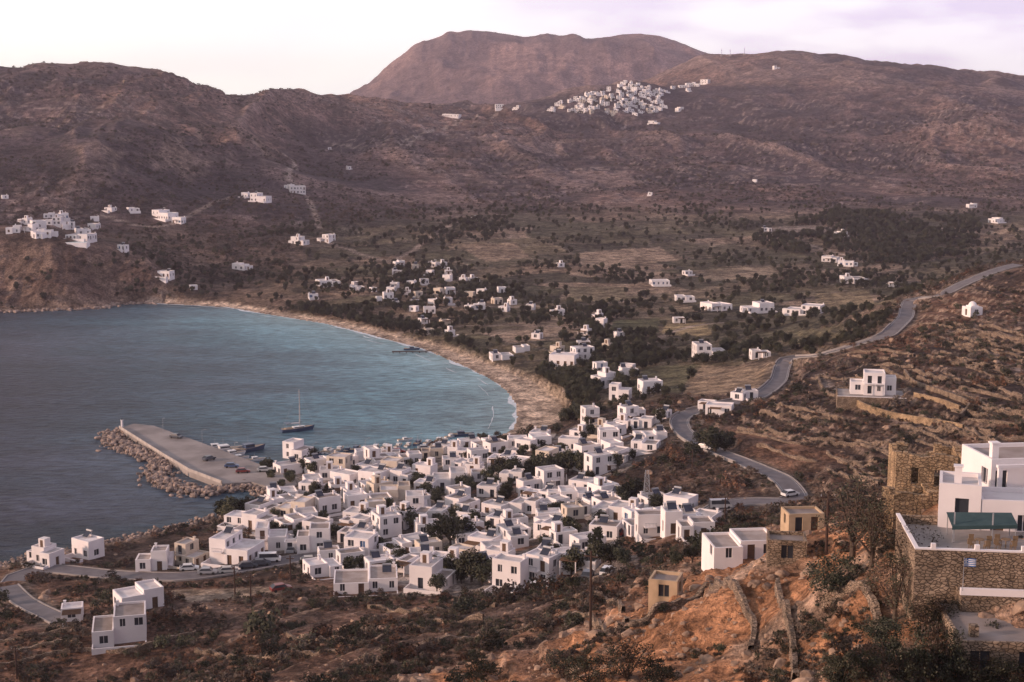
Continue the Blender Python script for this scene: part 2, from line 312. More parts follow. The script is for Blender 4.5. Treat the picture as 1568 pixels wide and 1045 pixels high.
M_metal=noisy('grey_metal',(.35,.36,.38),(.25,.26,.28),1,.4,spec=.5)
M_panel=noisy('solar_panel',(.03,.035,.06),(.02,.025,.04),1,.2,spec=.6)
M_asph=noisy('asphalt',(.17,.16,.17),(.125,.118,.125),.4,.85)
M_line=noisy('road_paint',(.5,.49,.47),(.35,.34,.33),1,.8)
M_rust=noisy('pole_wood',(.075,.045,.035),(.05,.032,.026),2,.9)
M_awn=noisy('awning_green',(.05,.09,.095),(.035,.07,.075),1,.8)
M_rock=noisy('rock',(.40,.28,.20),(.20,.14,.105),1.3,.95,.15,2,objrand=.3)
M_pool=noisy('pool_water',(.10,.42,.50),(.12,.46,.54),1,.2,spec=.4)
HM=[M_white,M_roofw,M_glass,M_blue,M_wood,M_roofb,M_cream,M_stone,M_conc,M_metal,M_panel,M_ochre]
WH,RW,GL,BL,WD,RB,CR,ST,CO,ME,PA,OC=range(12)

# ---------------------------------------------------------------- mesh helpers
def link(o): sc.collection.objects.link(o); return o
class MB:
    def __init__(s): s.v=[];s.f=[];s.m=[]
    def quad(s,a,b,c,d,m):
        n=len(s.v); s.v+=[a,b,c,d]; s.f.append((n,n+1,n+2,n+3)); s.m.append(m)
    def poly(s,P,m):
        n=len(s.v); s.v+=list(P); s.f.append(tuple(range(n,n+len(P)))); s.m.append(m)
    def box(s,x0,y0,z0,x1,y1,z1,m,T=None):
        P=[(x0,y0,z0),(x1,y0,z0),(x1,y1,z0),(x0,y1,z0),(x0,y0,z1),(x1,y0,z1),(x1,y1,z1),(x0,y1,z1)]
        if T: P=[T(p) for p in P]
        n=len(s.v); s.v+=P
        for f in ((0,3,2,1),(4,5,6,7),(0,1,5,4),(1,2,6,5),(2,3,7,6),(3,0,4,7)): s.f.append(tuple(n+i for i in f)); s.m.append(m)
    def tube(s,p0,p1,r0,r1,k,m):
        p0=Vector(p0);p1=Vector(p1); d=(p1-p0).normalized(); a=d.orthogonal().normalized(); c=d.cross(a); n=len(s.v)
        for p,r in((p0,r0),(p1,r1)):
            for i in range(k):
                t=2*math.pi*i/k; s.v.append(tuple(p+(a*math.cos(t)+c*math.sin(t))*r))
        for i in range(k): s.f.append((n+i,n+(i+1)%k,n+k+(i+1)%k,n+k+i)); s.m.append(m)
        s.f.append(tuple(n+k+i for i in range(k))); s.m.append(m)
    def obj(s,name,mats,loc=(0,0,0),rz=0,smooth=False):
        me=bpy.data.meshes.new(name); me.from_pydata([tuple(p) for p in s.v],[],s.f)
        for m in mats: me.materials.append(m)
        me.polygons.foreach_set('material_index',s.m)
        if smooth: me.polygons.foreach_set('use_smooth',[True]*len(s.f))
        me.update(); o=bpy.data.objects.new(name,me); o.location=loc; o.rotation_euler=(0,0,rz); return link(o)
def npmesh(name,co,faces,mats,smooth=True,col=None):
    me=bpy.data.meshes.new(name); nv=len(co); nf=len(faces)
    me.vertices.add(nv); me.vertices.foreach_set('co',co.astype(np.float32).ravel())
    me.loops.add(nf*4); me.loops.foreach_set('vertex_index',faces.astype(np.int32).ravel())
    me.polygons.add(nf); me.polygons.foreach_set('loop_start',np.arange(0,nf*4,4,dtype=np.int32))
    try: me.polygons.foreach_set('loop_total',np.full(nf,4,dtype=np.int32))
    except Exception: pass
    me.update(calc_edges=True)
    me.polygons.foreach_set('use_smooth',np.full(nf,smooth))
    if col is not None:
        a=me.color_attributes.new('Col','FLOAT_COLOR','POINT'); a.data.foreach_set('color',np.concatenate([col,np.ones((nv,1))],1).astype(np.float32).ravel())
    for m in mats: me.materials.append(m)
    return link(bpy.data.objects.new(name,me))
def gridfaces(nr,nc):
    i=np.arange(nr*nc).reshape(nr,nc); return np.stack([i[:-1,:-1],i[:-1,1:],i[1:,1:],i[1:,:-1]],-1).reshape(-1,4)
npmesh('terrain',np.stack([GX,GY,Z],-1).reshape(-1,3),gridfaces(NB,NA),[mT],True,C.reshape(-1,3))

# ---------------------------------------------------------------- sea
xs=np.concatenate([-np.geomspace(3400,500,60),np.linspace(-495,60,180)]); ys=np.concatenate([np.linspace(140,900,230),np.linspace(910,1000,5)])
SX,SY=np.meshgrid(xs,ys)
d1=pdist(SX,SY,beach_line[4:]); dc=pdist(SX,SY,coast,True)
nz=fbm(SX/90,SY/60,3,201)
turq=np.exp(-(np.maximum(d1,0)/108)**1.9); turq=np.clip(turq+(nz-.5)*.8*turq,0,1)
lightm=np.exp(-d1/26)*.85
Cs=np.ones(SX.shape+(3,))*np.array([.046,.041,.066]); Cs=mix(Cs,(.022,.020,.036),sstep(.40,.56,nz)*.8)
Cs=mix(Cs,(.10,.24,.31),turq*.95); Cs=mix(Cs,(.28,.42,.45),np.clip(lightm,0,1)); Cs=mix(Cs,(.02,.05,.065),np.exp(-dc/6)*(d1>60)*.7)
mW,nt,b=new_mat('sea_water'); b.inputs['Roughness'].default_value=.3; b.inputs['Specular IOR Level'].default_value=.13; b.inputs['IOR'].default_value=1.33
a=nd(nt,'ShaderNodeAttribute'); a.attribute_name='Col'; 
g=nd(nt,'ShaderNodeNewGeometry'); mp=nd(nt,'ShaderNodeMapping'); mp.inputs['Rotation'].default_value=(0,0,.5); mp.inputs['Scale'].default_value=(.5,1.3,1); nt.links.new(g.outputs['Position'],mp.inputs[0])
w1=nd(nt,'ShaderNodeTexNoise'); w1.inputs['Scale'].default_value=.35; w1.inputs['Detail'].default_value=6; w1.inputs['Roughness'].default_value=.6; nt.links.new(mp.outputs[0],w1.inputs['Vector'])
w3=nd(nt,'ShaderNodeTexNoise'); w3.inputs['Scale'].default_value=.035; w3.inputs['Detail'].default_value=5; w3.inputs['Roughness'].default_value=.6; nt.links.new(mp.outputs[0],w3.inputs['Vector'])
bp=nd(nt,'ShaderNodeBump'); bp.inputs['Strength'].default_value=1; bp.inputs['Distance'].default_value=1.8; nt.links.new(w1.outputs['Fac'],bp.inputs['Height']); nt.links.new(bp.outputs[0],b.inputs['Normal'])
w2=nd(nt,'ShaderNodeMapRange'); w2.inputs[1].default_value=.35; w2.inputs[2].default_value=.65; w2.inputs[3].default_value=.55; w2.inputs[4].default_value=1.5; nt.links.new(w1.outputs['Fac'],w2.inputs[0])
w4=nd(nt,'ShaderNodeMapRange'); w4.inputs[1].default_value=.38; w4.inputs[2].default_value=.62; w4.inputs[3].default_value=.75; w4.inputs[4].default_value=1.25; nt.links.new(w3.outputs['Fac'],w4.inputs[0])
mu=nd(nt,'ShaderNodeMath',operation='MULTIPLY'); nt.links.new(w2.outputs[0],mu.inputs[0]); nt.links.new(w4.outputs[0],mu.inputs[1])
vm=nd(nt,'ShaderNodeVectorMath',operation='SCALE'); nt.links.new(a.outputs['Color'],vm.inputs[0]); nt.links.new(mu.outputs[0],vm.inputs['Scale']); nt.links.new(vm.outputs[0],b.inputs['Base Color'])
npmesh('sea',np.stack([SX,SY,np.zeros_like(SX)],-1).reshape(-1,3),gridfaces(*SX.shape),[mW],True,Cs.reshape(-1,3))
M_foam=noisy('foam',(.78,.80,.83),(.45,.55,.60),.8,.8)
S=resample([(x,y,0) for x,y in beach_line],1.5); mb=MB()
for off,amp,seed in((-.4,1.2,1),(3.0,.6,2),(7,.35,3)):
    prev=None
    for i,p in enumerate(S):
        q=S[min(i+1,len(S)-1)]-S[max(i-1,0)]; q.normalize(); nrm=Vector((-q.y,q.x,0))
        x=i*.11; nn=float(fbm(np.array([x]),np.array([seed*5.]),3,seed)[0]); wd=max(0,(nn-.50 if off>0 else nn-.22))*amp*5
        c=p-nrm*(off+nn*2.5)*1.0
        a_=c-nrm*wd*.5; b_=c+nrm*wd*.5
        cur=((a_.x,a_.y,.05),(b_.x,b_.y,.05))
        if prev and wd>.05: mb.quad(prev[0],prev[1],cur[1],cur[0],0)
        prev=cur if wd>.05 else None
FO=mb.obj('surf_foam',[M_foam])

# ---------------------------------------------------------------- roads
for nme,(S,w) in roads.items():
    mb=MB(); L=len(S); rows=[]
    for i in range(L):
        a=Vector(S[max(i-1,0)]); b=Vector(S[min(i+1,L-1)]); t=(b-a); t.z=0; t.normalize(); nn=Vector((-t.y,t.x,0)); rows.append((Vector(S[i]),nn))
    def strip(o0,o1,dz,m,every=1):
        for i in range(L-1):
            if every>1 and (i//every)%2: continue
            (p,n0),(q,n1)=rows[i],rows[i+1]; z=Vector((0,0,dz)); mb.quad(p+n0*o0+z,p+n0*o1+z,q+n1*o1+z,q+n1*o0+z,m)
    strip(-w/2,w/2,.10,0)
    for sgn in(-1,1):
        for i in range(L-1):
            (p,n0),(q,n1)=rows[i],rows[i+1]; o=sgn*w/2
            hk=.24 if not (nme=='asphalt_road' and sgn==1 and 20<i<90 and i%9) else .7
            z1=Vector((0,0,hk)); z0=Vector((0,0,-1.2)); o2=o+sgn*.3
            mb.quad(p+n0*o+z0,q+n1*o+z0,q+n1*o+z1,p+n0*o+z1,1); mb.quad(p+n0*o2+z0,q+n1*o2+z0,q+n1*o2+z1,p+n0*o2+z1,1); mb.quad(p+n0*o+z1,p+n0*o2+z1,q+n1*o2+z1,q+n1*o+z1,1)
    if nme=='asphalt_road': strip(-w/2+.3,-w/2+.42,.104,2); strip(w/2-.42,w/2-.3,.104,2)
    mb.obj(nme,[M_asph if nme!='harbour_street' else M_conc,M_conc,M_line])

# ---------------------------------------------------------------- houses
house_pos=[]
def wall(mb,T,p0,p1,z0,z1,ops,mat,rec=.22):
    dx,dy=p1[0]-p0[0],p1[1]-p0[1]; L=math.hypot(dx,dy); dx/=L;dy/=L; nx,ny=dy,-dx
    def P(s,z,o=0): return T((p0[0]+dx*s-nx*o,p0[1]+dy*s-ny*o,z))
    xs=sorted({0,L}|{o[0] for o in ops}|{o[1] for o in ops}); zs=sorted({z0,z1}|{o[2] for o in ops}|{o[3] for o in ops})
    for i in range(len(xs)-1):
        for j in range(len(zs)-1):
            cx=(xs[i]+xs[i+1])/2; cz=(zs[j]+zs[j+1])/2
            if any(o[0]<cx<o[1] and o[2]<cz<o[3] for o in ops): continue
            mb.quad(P(xs[i],zs[j]),P(xs[i+1],zs[j]),P(xs[i+1],zs[j+1]),P(xs[i],zs[j+1]),mat)
    for a,b,c,d,m in ops:
        mb.quad(P(a,c,rec),P(b,c,rec),P(b,d,rec),P(a,d,rec),m)
        mb.quad(P(a,c),P(b,c),P(b,c,rec),P(a,c,rec),mat); mb.quad(P(a,d,rec),P(b,d,rec),P(b,d),P(a,d),mat)
        mb.quad(P(a,c),P(a,c,rec),P(a,d,rec),P(a,d),mat); mb.quad(P(b,c,rec),P(b,c),P(b,d),P(b,d,rec),mat)
        if m in(GL,BL) and d-c<1.6:
            cc=(a+b)/2; mb.quad(P(cc-.04,c,rec-.04),P(cc+.04,c,rec-.04),P(cc+.04,d,rec-.04),P(cc-.04,d,rec-.04),mat)
def block(mb,T,x0,y0,x1,y1,z0,z1,R,wm=0,rm=1,skip=(),win=True,found=3.0,par=.35,shut=None,dens=2.5):
    zt=z1; th=.25
    cs=[(x0,y0),(x1,y0),(x1,y1),(x0,y1)]
    shut=shut if shut is not None else R.choice([GL,GL,BL,WD,GL,GL])
    for k in range(4):
        p0,p1=cs[k],cs[(k+1)%4]; L=math.hypot(p1[0]-p0[0],p1[1]-p0[1]); ops=[]
        if win and k not in skip:
            st=max(1,int(round((z1-z0-par)/3.0)))
            for s in range(st):
                fz=z0+s*(z1-z0-par)/st; n=max(1,int(L/dens))
                for j in range(n):
                    if R.random()<.15: continue
                    c=(j+.5)*L/n+R.uniform(-.25,.25)
                    if (s==0 and R.random()<.35) or (s>0 and R.random()<.25): ops.append((c-.55,c+.55,fz+.05,fz+2.2,R.choice([shut,WD,GL])))
                    else:
                        w=R.choice([.45,.6,.7]); ops.append((c-w,c+w,fz+.8,fz+2.2,R.choice([shut,GL,GL])))
            ops=[o for o in ops if o[0]>.2 and o[1]<L-.2 and o[3]<z1-.1]
        wall(mb,T,p0,p1,z0-found,zt,ops,wm)
    i=[(x0+th,y0+th),(x1-th,y0+th),(x1-th,y1-th),(x0+th,y1-th)]
    for k in range(4):
        a,b=cs[k],cs[(k+1)%4]; c,d=i[(k+1)%4],i[k]
        mb.quad(T((*a,zt)),T((*b,zt)),T((*c,zt)),T((*d,zt)),wm)
        mb.quad(T((*d,zt)),T((*c,zt)),T((*c,zt-par)),T((*d,zt-par)),wm)
    mb.quad(*[T((*q,zt-par)) for q in i],rm)
I_=lambda p:p
def mk_house(name,loc,rz,w,d,h,R,wm=0,rm=None,detail=True,found=3.0):
    mb=MB(); rm=rm if rm is not None else R.choice([RW,RW,RW,RB,RW])
    x0,x1,y0,y1=-w/2,w/2,0,d
    if detail and w>6 and R.random()<.85:
        sw=R.uniform(.35,.6)*w; side=R.choice([0,1]); hl=h*R.uniform(.5,.75) if h>4.4 else h*.85
        if side: block(mb,I_,x0,y0,x1-sw,y1,0,h,R,wm,rm,found=found); block(mb,I_,x1-sw+.003,y0-R.uniform(.5,1.6),x1,y1-R.uniform(.3,1.5),0,hl,R,wm,R.choice([RW,RB,rm]),skip=(3,),found=found); tx0,tx1=x0,x1-sw
        else: block(mb,I_,x0+sw,y0,x1,y1,0,h,R,wm,rm,found=found); block(mb,I_,x0,y0-R.uniform(.5,1.6),x0+sw-.003,y1-R.uniform(.3,1.5),0,hl,R,wm,R.choice([RW,RB,rm]),skip=(1,),found=found); tx0,tx1=x0+sw,x1
        if R.random()<.35: # small annex
            e=R.uniform(2,3.2); ah=R.uniform(2.2,2.7)
            if R.random()<.5: block(mb,I_,x1+.003,y0+1,x1+e,y0+1+R.uniform(2.5,4),0,ah,R,wm,RW,skip=(3,),found=found)
            else: block(mb,I_,x0-e,y0+1,x0-.003,y0+1+R.uniform(2.5,4),0,ah,R,wm,RW,skip=(1,),found=found)
    else:
        block(mb,I_,x0,y0,x1,y1,0,h,R,wm,rm,found=found); tx0,tx1=x0,x1
    rz0=h-.34
    if detail:
        r=R.random(); cx=R.uniform(tx0+1.3,tx1-1.3) if tx1-tx0>3 else (tx0+tx1)/2; cy=R.uniform(d*.45,d*.75)
        if r<.13:
            mb.box(cx-.9,cy-.9,rz0,cx+.9,cy+.9,h+1.6,wm); mb.box(cx-.4,cy-.93,rz0+.02,cx+.4,cy-.903,h+1.3,WD)
        elif r<.5:
            mb.quad((cx-.9,cy-.8,rz0+.3),(cx+.9,cy-.8,rz0+.3),(cx+.9,cy+.5,rz0+1.3),(cx-.9,cy+.5,rz0+1.3),PA)
            mb.tube((cx-.9,cy+.65,rz0+1.45),(cx+.9,cy+.65,rz0+1.45),.25,.25,8,ME); mb.box(cx-.8,cy+.5,rz0,cx-.72,cy+.6,rz0+1.4,ME); mb.box(cx+.72,cy+.5,rz0,cx+.8,cy+.6,rz0+1.4,ME)
        if R.random()<.55:
            cx=R.choice([tx0+.6,tx1-.6]); mb.box(cx-.22,d-1.0,rz0,cx+.22,d-.56,h+.6,wm); mb.box(cx-.3,d-1.08,h+.603,cx+.3,d-.48,h+.7,wm)
        if R.random()<.4 and h>4.5:
            bz=h/2-.1; bx=R.uniform(tx0,tx1-2.5) if tx1-tx0>3 else tx0
            mb.box(bx+.1,-1.15,bz,bx+2.5,-.003,bz+.14,wm)
            for i in range(9): 
                X=bx+.15+i*.28; mb.box(X,-1.12,bz+.14,X+.05,-1.07,bz+.95,ME)
            mb.box(bx+.1,-1.14,bz+.95,bx+2.5,-1.05,bz+1.0,ME)
        if R.random()<.25 and h>4.5: # outside stair
            sx=x1+.003
            for i in range(12): mb.box(sx,1+i*.3,-2,sx+1.0,1+(i+1)*.3-.002,.25*(i+1),wm)
        if R.random()<.35: # courtyard wall
            yy=-R.uniform(3,4.5); mb.box(x0,yy,-3,x1,yy+.2,.9,wm); mb.box(x0,yy+.203,-3,x0+.2,-.003,.9,wm); mb.box(x1-.2,yy+.203,-3,x1,-.003-1.7,.9,wm); mb.box(x0+.203,yy+.203,-3,x1-.203,-1.75,.02,CO)
        elif R.random()<.3:
            X0=R.uniform(x0,x0+w*.4); 
            for X in(X0,X0+3): mb.box(X,-2.9,-1,X+.18,-2.72,2.4,wm)
            for i in range(8): mb.box(X0-.1,-2.9+i*.38,2.4,X0+3.3,-2.8+i*.38,2.5,WD)
    o=mb.obj(name,HM,loc,rz)
    house_pos.append((loc[0]-math.sin(rz)*d/2,loc[1]+math.cos(rz)*d/2,max(w,d)*.62))
    return o
def place_house(u,v,wpx,hpx,name='white_house',rz=None,ymin=60,R=R,**k):
    p=pick(u,v,ymin); Wm=size(wpx,p); Hm=max(2.7,size(hpx,p)); 
    if rz is None: rz=R.choice([-.6,-.45,-.3,.25,.4,.55,.1])
    w=Wm*.80 if abs(rz)>.2 else Wm*.93; d=min(max(w*R.uniform(.6,.85),3.5),10)
    return mk_house(name,(p[0],p[1]+d*abs(math.sin(rz))*.3,p[2]-.1),rz,w,d,Hm,R,**k)
T1=[(449,705,50,27),(490,724,40,20),(520,717,42,17),(560,707,36,16),(598,706,32,14),(630,714,42,18),(662,703,36,16),(700,703,40,18),(735,707,36,18),(765,696,40,18),(800,692,36,18),(830,684,38,16),(870,692,40,20),(905,702,42,20),(942,710,56,18),(915,668,36,16),(950,658,30,14),(982,657,40,16),(1012,643,24,12),(882,674,30,14),
(520,747,50,22),(565,747,50,24),(612,744,44,22),(645,731,40,18),(690,750,56,26),(722,726,34,15),(782,742,44,20),(815,756,40,20),(852,738,34,18),(882,770,50,18),(745,763,40,18),(470,757,36,17),
(445,796,60,28),(505,787,46,26),(548,780,40,22),(605,768,50,24),(645,780,40,20),(700,788,60,24),(752,793,46,20),(802,788,50,22),(842,803,40,18),(577,790,36,22),
(390,813,62,24),(480,847,54,38),(540,818,54,24),(605,812,46,30),(658,822,48,19),(725,824,48,22),(792,818,46,24),(842,815,36,20),(735,848,54,24),(796,840,36,17),(868,834,46,16),(760,870,50,26),(700,862,40,22),
(65,867,56,28),(122,857,50,30),(232,875,50,32),(285,868,56,34),(350,865,84,38),
(570,845,40,20),(612,858,54,24),(660,855,46,24),(540,868,48,22),(585,880,50,22),(505,862,40,20),
(655,904,76,36),(775,907,60,50),(822,897,56,46),(868,868,50,20),
(940,800,84,24),(1000,823,50,36),(1046,818,60,36),(1035,788,54,26),
(217,937,84,32),(182,988,100,44),(110,953,40,16),(1100,637,50,16),(1080,629,30,12),(1128,615,26,12),(1150,612,24,12)]
for t in T1: place_house(*t,wm=R.choice([WH]*12+[CR]))
place_house(560,908,105,22,wm=WH,rm=RB,rz=.1)
place_house(1015,925,56,34,'cream_house',wm=OC,rz=-.3,rm=RB,detail=False,ymin=120)
place_house(1140,858,110,30,rz=.1,ymin=120); place_house(1205,868,64,30,'stone_house',wm=ST,rz=-.15,rm=RB,detail=False,ymin=120); place_house(1235,815,60,20,'stone_house',wm=OC,rz=.1,rm=RB,detail=False,ymin=120)
tw=np.array(town); got=0; tries=0
while got<85 and tries<7000:
    tries+=1; x=R.uniform(tw[:,0].min(),tw[:,0].max()); y=R.uniform(tw[:,1].min(),tw[:,1].max())
    if not pip(np.array([x]),np.array([y]),town)[0]: continue
    fi,fj=idx(np.array(x),np.array(y)); j_,i_=int(fj),int(fi)
    if DR[j_,i_]<3 or DC[j_,i_]<6: continue
    w=R.uniform(4,7.5); d=R.uniform(4,6)
    if any(math.hypot(x-hx,y+d/2-hy)<hr*1.0+w*.40 for hx,hy,hr in house_pos): continue
    got+=1; mk_house('white_house',(x,y,float(Hs(x,y))-.1),R.choice([-.5,-.3,.3,.45,.1,.6]),w,d,R.choice([2.5,2.9,3.1,3.3,5.2]),R,wm=R.choice([WH]*13+[CR]))
V1=[(948,615,40,26),(1000,602,40,18),(930,592,40,20),(965,577,32,14),(860,562,50,18),(896,552,40,20),(922,575,24,20),(1090,550,50,22),(1165,549,30,12),(1105,477,46,12),(1165,479,56,14),(1230,483,66,15),(1308,435,34,11),(1270,402,30,9),(1295,408,30,9),(1050,462,30,9),(1012,438,30,8),(1530,342,24,8),(1490,319,18,7),(770,552,40,9),(800,540,30,9),(855,484,26,10),(918,502,18,14),(1055,422,16,7),(860,410,14,6),(1365,440,14,6),
(20,358,22,12),(42,355,24,12),(60,350,26,12),(80,346,28,12),(105,352,24,12),(128,360,26,10),(95,338,24,9),(75,335,20,8),(245,337,48,14),(205,326,20,7),(165,325,18,6),(395,309,34,13),(375,303,18,8),(456,297,30,12),(440,290,16,7),(495,372,26,12),(455,375,30,12),(365,414,28,10),(250,426,26,10),(297,446,14,8),(8,305,12,6),(185,384,18,8),(505,439,40,9),(548,446,24,8),(480,458,18,6),(725,339,12,6),(270,343,22,10),(145,340,16,8),(35,345,20,9),(52,365,22,10),(140,352,20,8),(68,362,24,10),
(690,181,34,5),(765,168,14,7),(790,168,12,6),(1050,135,22,7),(1078,130,16,8),(1043,171,14,6),(1190,106,12,5),(1065,133,14,7),(1155,280,8,5),(505,230,6,4),(535,260,8,5),(1000,190,20,5),(995,300,8,4),
(1290,362,22,7),(1175,355,16,6),(1040,495,18,8),(960,570,22,12),(820,520,18,8)]
for t in V1: place_house(*t,ymin=400 if t[1]<560 else 300)
place_house(117,368,46,9,ymin=400)
p=pick(112,374,400); mb=MB(); mb.box(-9,-3,-3,9,3,.6,0); mb.box(-8,-2.2,.603,8,2.2,.62,1); mb.obj('hotel_pool',[M_white,M_pool],p,-.05)
def far_fill(polypx,nn,w0,w1,h0,h1,ymin,gap):
    P=np.array(polypx,float); got=[]; tries=0
    while len(got)<nn and tries<4000:
        tries+=1; u=R.uniform(P[:,0].min(),P[:,0].max()); v=R.uniform(P[:,1].min(),P[:,1].max())
        if not pip(np.array([u]),np.array([v]),polypx)[0]: continue
        if any(abs(u-a)<gap and abs(v-b)<gap*.55 for a,b in got): continue
        got.append((u,v)); place_house(u,v,R.uniform(w0,w1),R.uniform(h0,h1),ymin=ymin,wm=R.choice([WH]*7+[CR]))
far_fill([(836,170),(860,158),(900,148),(945,132),(960,128),(1010,140),(1018,165),(1000,178),(940,176),(870,174)],85,7,13,4.5,7,1500,6.5)
far_fill([(1010,140),(1085,128),(1090,134),(1018,150)],6,7,11,4,5.5,1500,9)
far_fill([(600,410),(640,402),(690,412),(740,440),(790,455),(830,480),(760,488),(690,478),(640,485),(590,470)],32,12,20,7,11,600,18)
far_fill([(830,480),(940,480),(1010,570),(880,600),(840,560)],8,14,24,8,13,450,26)
far_fill([(520,430),(600,440),(640,510),(720,530),(700,500),(560,460)],9,10,18,6,9,500,24)
# terraced villa on the slope above the road
p=pick(1350,613,250); vx,vy,vz=p; mb=MB()
def vb(x0,y0,x1,y1,z1,m,rm=CO): block(mb,I_,x0,y0,x1,y1,0,z1,R,m,rm,win=False,found=6,par=.4)
vb(-11,-5,7,9,.2,ST); mb.box(-11.1,-5.1,.203,7.1,-4.8,.32,WH)
block(mb,I_,-4,0,1.5,6,.2,6.0,R,WH,RW,dens=2.3,found=1); block(mb,I_,-7.5,1,-4.003,6,.2,3.2,R,WH,RW,dens=2.3,found=1); block(mb,I_,1.503,1.5,4.5,6,.2,4.6,R,WH,RW,found=1)
mb.box(-3.9,-1.3,3.0,1.4,-.003,3.15,WH)
for X in(-3.8,-1.2,1.2): mb.box(X,-1.25,.2,X+.2,-1.05,3.0,WH)
mb.obj('terraced_villa',HM,(vx,vy+3,vz+.7),-.2); house_pos.append((vx,vy+5,13))
def rwall(px,h,th,ymin,mat,cap=None):
    S=resample([pick(u,v,ymin) for u,v in px],2.0); zs=np.array([p.z for p in S]); k=np.ones(7)/7; zs=np.convolve(np.pad(zs,3,mode='edge'),k,'valid'); mb=MB()
    for i in range(len(S)-1):
        a,b=S[i],S[i+1]; d=(b-a); d.z=0; d.normalize(); nn=Vector((-d.y,d.x,0))*th/2
        za,zb=zs[i]+h,zs[i+1]+h; q=lambda P,s,z:(P.x+nn.x*s,P.y+nn.y*s,z)
        mb.quad(q(a,-1,zs[i]-3),q(b,-1,zs[i+1]-3),q(b,-1,zb),q(a,-1,za),0); mb.quad(q(b,1,zs[i+1]-3),q(a,1,zs[i]-3),q(a,1,za),q(b,1,zb),0); mb.quad(q(a,-1,za),q(b,-1,zb),q(b,1,zb),q(a,1,za),1)
    mb.obj('retaining_wall',[mat,cap or mat])
M_stoneO=stone('ochre_stone',(.50,.36,.22),(.35,.245,.15),(.18,.125,.08),2.4)
rwall([(1292,607),(1318,626),(1360,640),(1420,652),(1475,660)],1.7,.5,250,M_stoneO); rwall([(1385,572),(1400,590),(1440,604),(1482,622),(1470,645)],1.3,.5,250,M_stone); rwall([(1400,608),(1440,618),(1470,628)],1.1,.5,250,M_stoneO)
# chapel with dome
p=pick(1495,486,300); mb=MB(); block(mb,I_,-2.4,0,2.4,5,0,3.0,R,0,0,dens=4); mb.box(-1.5,1,2.7,1.5,4,3.4,0)
for i in range(5):
    for j in range(12):
        t0,t1=i*math.pi/10,(i+1)*math.pi/10; a0,a1=j*math.pi/6,(j+1)*math.pi/6; r=1.4
        q=lambda t,a:(r*math.cos(t)*math.cos(a),2.5+r*math.cos(t)*math.sin(a),3.4+r*math.sin(t))
        mb.quad(q(t0,a0),q(t0,a1),q(t1,a1),q(t1,a0),0)
mb.obj('chapel',HM,p,.3)
a_,_=ray(191,110); yy=1500; x_=a_*yy; mb=MB(); mb.tube((0,0,-2),(0,0,5.5),2.8,2.3,14,0); mb.tube((0,0,5.5),(0,0,6.6),2.4,.4,14,1); mb.obj('stone_windmill',[M_stone,M_rust],(x_,yy,float(Hs(x_,yy))))
for u in(1118,1140,1105):
    a_,_=ray(u,85); yy=2620; x_=a_*yy; h=R.uniform(10,16); mb=MB(); mb.tube((0,0,-2),(0,0,h),.5,.25,6,0); mb.box(-1.2,-.3,h*.7,1.2,.3,h*.7+.6,0); mb.box(-2,-2,-1,2,2,2.5,1); mb.obj('radio_mast',[M_metal,M_roofb],(x_,yy,float(Hs(x_,yy))))

# ---------------------------------------------------------------- foreground hamlet on the right
def nb(name,u0,u1,vt,y,dep,h,rz=0,wm=0,rm=1,found=6,**k):
    a0,t=ray(u0,vt); a1,_=ray(u1,vt); x0,x1=a0*y,a1*y; zt=EYE+t*y; mb=MB(); w=x1-x0
    block(mb,I_,-w/2,0,w/2,dep,0,h,R,wm,rm,found=found,**k); return mb,((x0+x1)/2,y,zt-h),rz,w
mb,l,r,w=nb('a',1440,1502,742,114,4.5,3.4,dens=2.0,shut=WD); mb.box(-.5,1.5,3.1,.1,2.1,4.5,0); mb.box(-.6,1.4,4.503,.2,2.2,4.62,0); mb.obj('white_house',HM,l,-.30)
mb,l,r,w=nb('b',1516,1640,702,120,6,6.1,dens=2.2,rm=RB); mb.box(-w/2,-1.2,2.9,w/2,-.003,3.05,0); mb.box(-w/2,-1.2,3.05,w/2,-1.05,3.8,0); mb.box(-w/2+.3,.6,5.7,-w/2+.9,1.2,7.3,0); mb.box(-w/2+.2,.5,7.303,-w/2+1.,1.3,7.45,0)
for X in(-w/2+.1,-.4,w/2-.5): mb.box(X,-1.2,3.803,X+.35,-.9,5.6,0)
mb.box(-w/2,-1.25,5.603,w/2,-.85,5.85,0)
mb.obj('white_house',HM,l,.12)
mb,l,r,w=nb('b2',1506,1640,768,113,4.5,3.4,dens=2.0,shut=WD)
for i in range(12): mb.box(-w/2-1.2,-.2-(11-i)*.28,-3,-w/2-.003,-.2-(10-i)*.28-.002,-2.6+i*.24,0)
mb.obj('white_house',HM,l,-.15)
mb,l,r,w=nb('c',1405,1660,846,105,10,1.0,wm=ST,rm=CO,found=9,win=False,par=.75)
mb.box(-w/2-.03,-.03,1.0,w/2+.03,.3,1.12,0); mb.box(-w/2-.03,.303,1.0,-w/2+.3,10.0,1.12,0)
for X in(3.8,6.8): mb.box(-w/2+X,5.0,.25,-w/2+X+.1,5.1,2.7,ME)
for X in(1.2,4.5,8): mb.box(-w/2+X,-.02,1.123,-w/2+X+.35,.28,1.5,0)
mb.box(-w/2+3.2,-2.2,-9,-w/2+12,-.035,-1.8,ST); mb.box(-w/2+3.1,-2.3,-1.797,-w/2+12,-2.05,-1.25,0)
c=mb.obj('stone_terrace',HM,l,-.12)
mb=MB(); mb.quad((0,0,0),(5.2,.3,.15),(5.2,2.4,.6),(0,2.4,.5),0); mb.quad((0,0,-.04),(0,2.4,.46),(5.2,2.4,.56),(5.2,.3,.11),0); mb.quad((0,0,0),(0,0,-.3),(5.2,.3,-.15),(5.2,.3,.15),0)
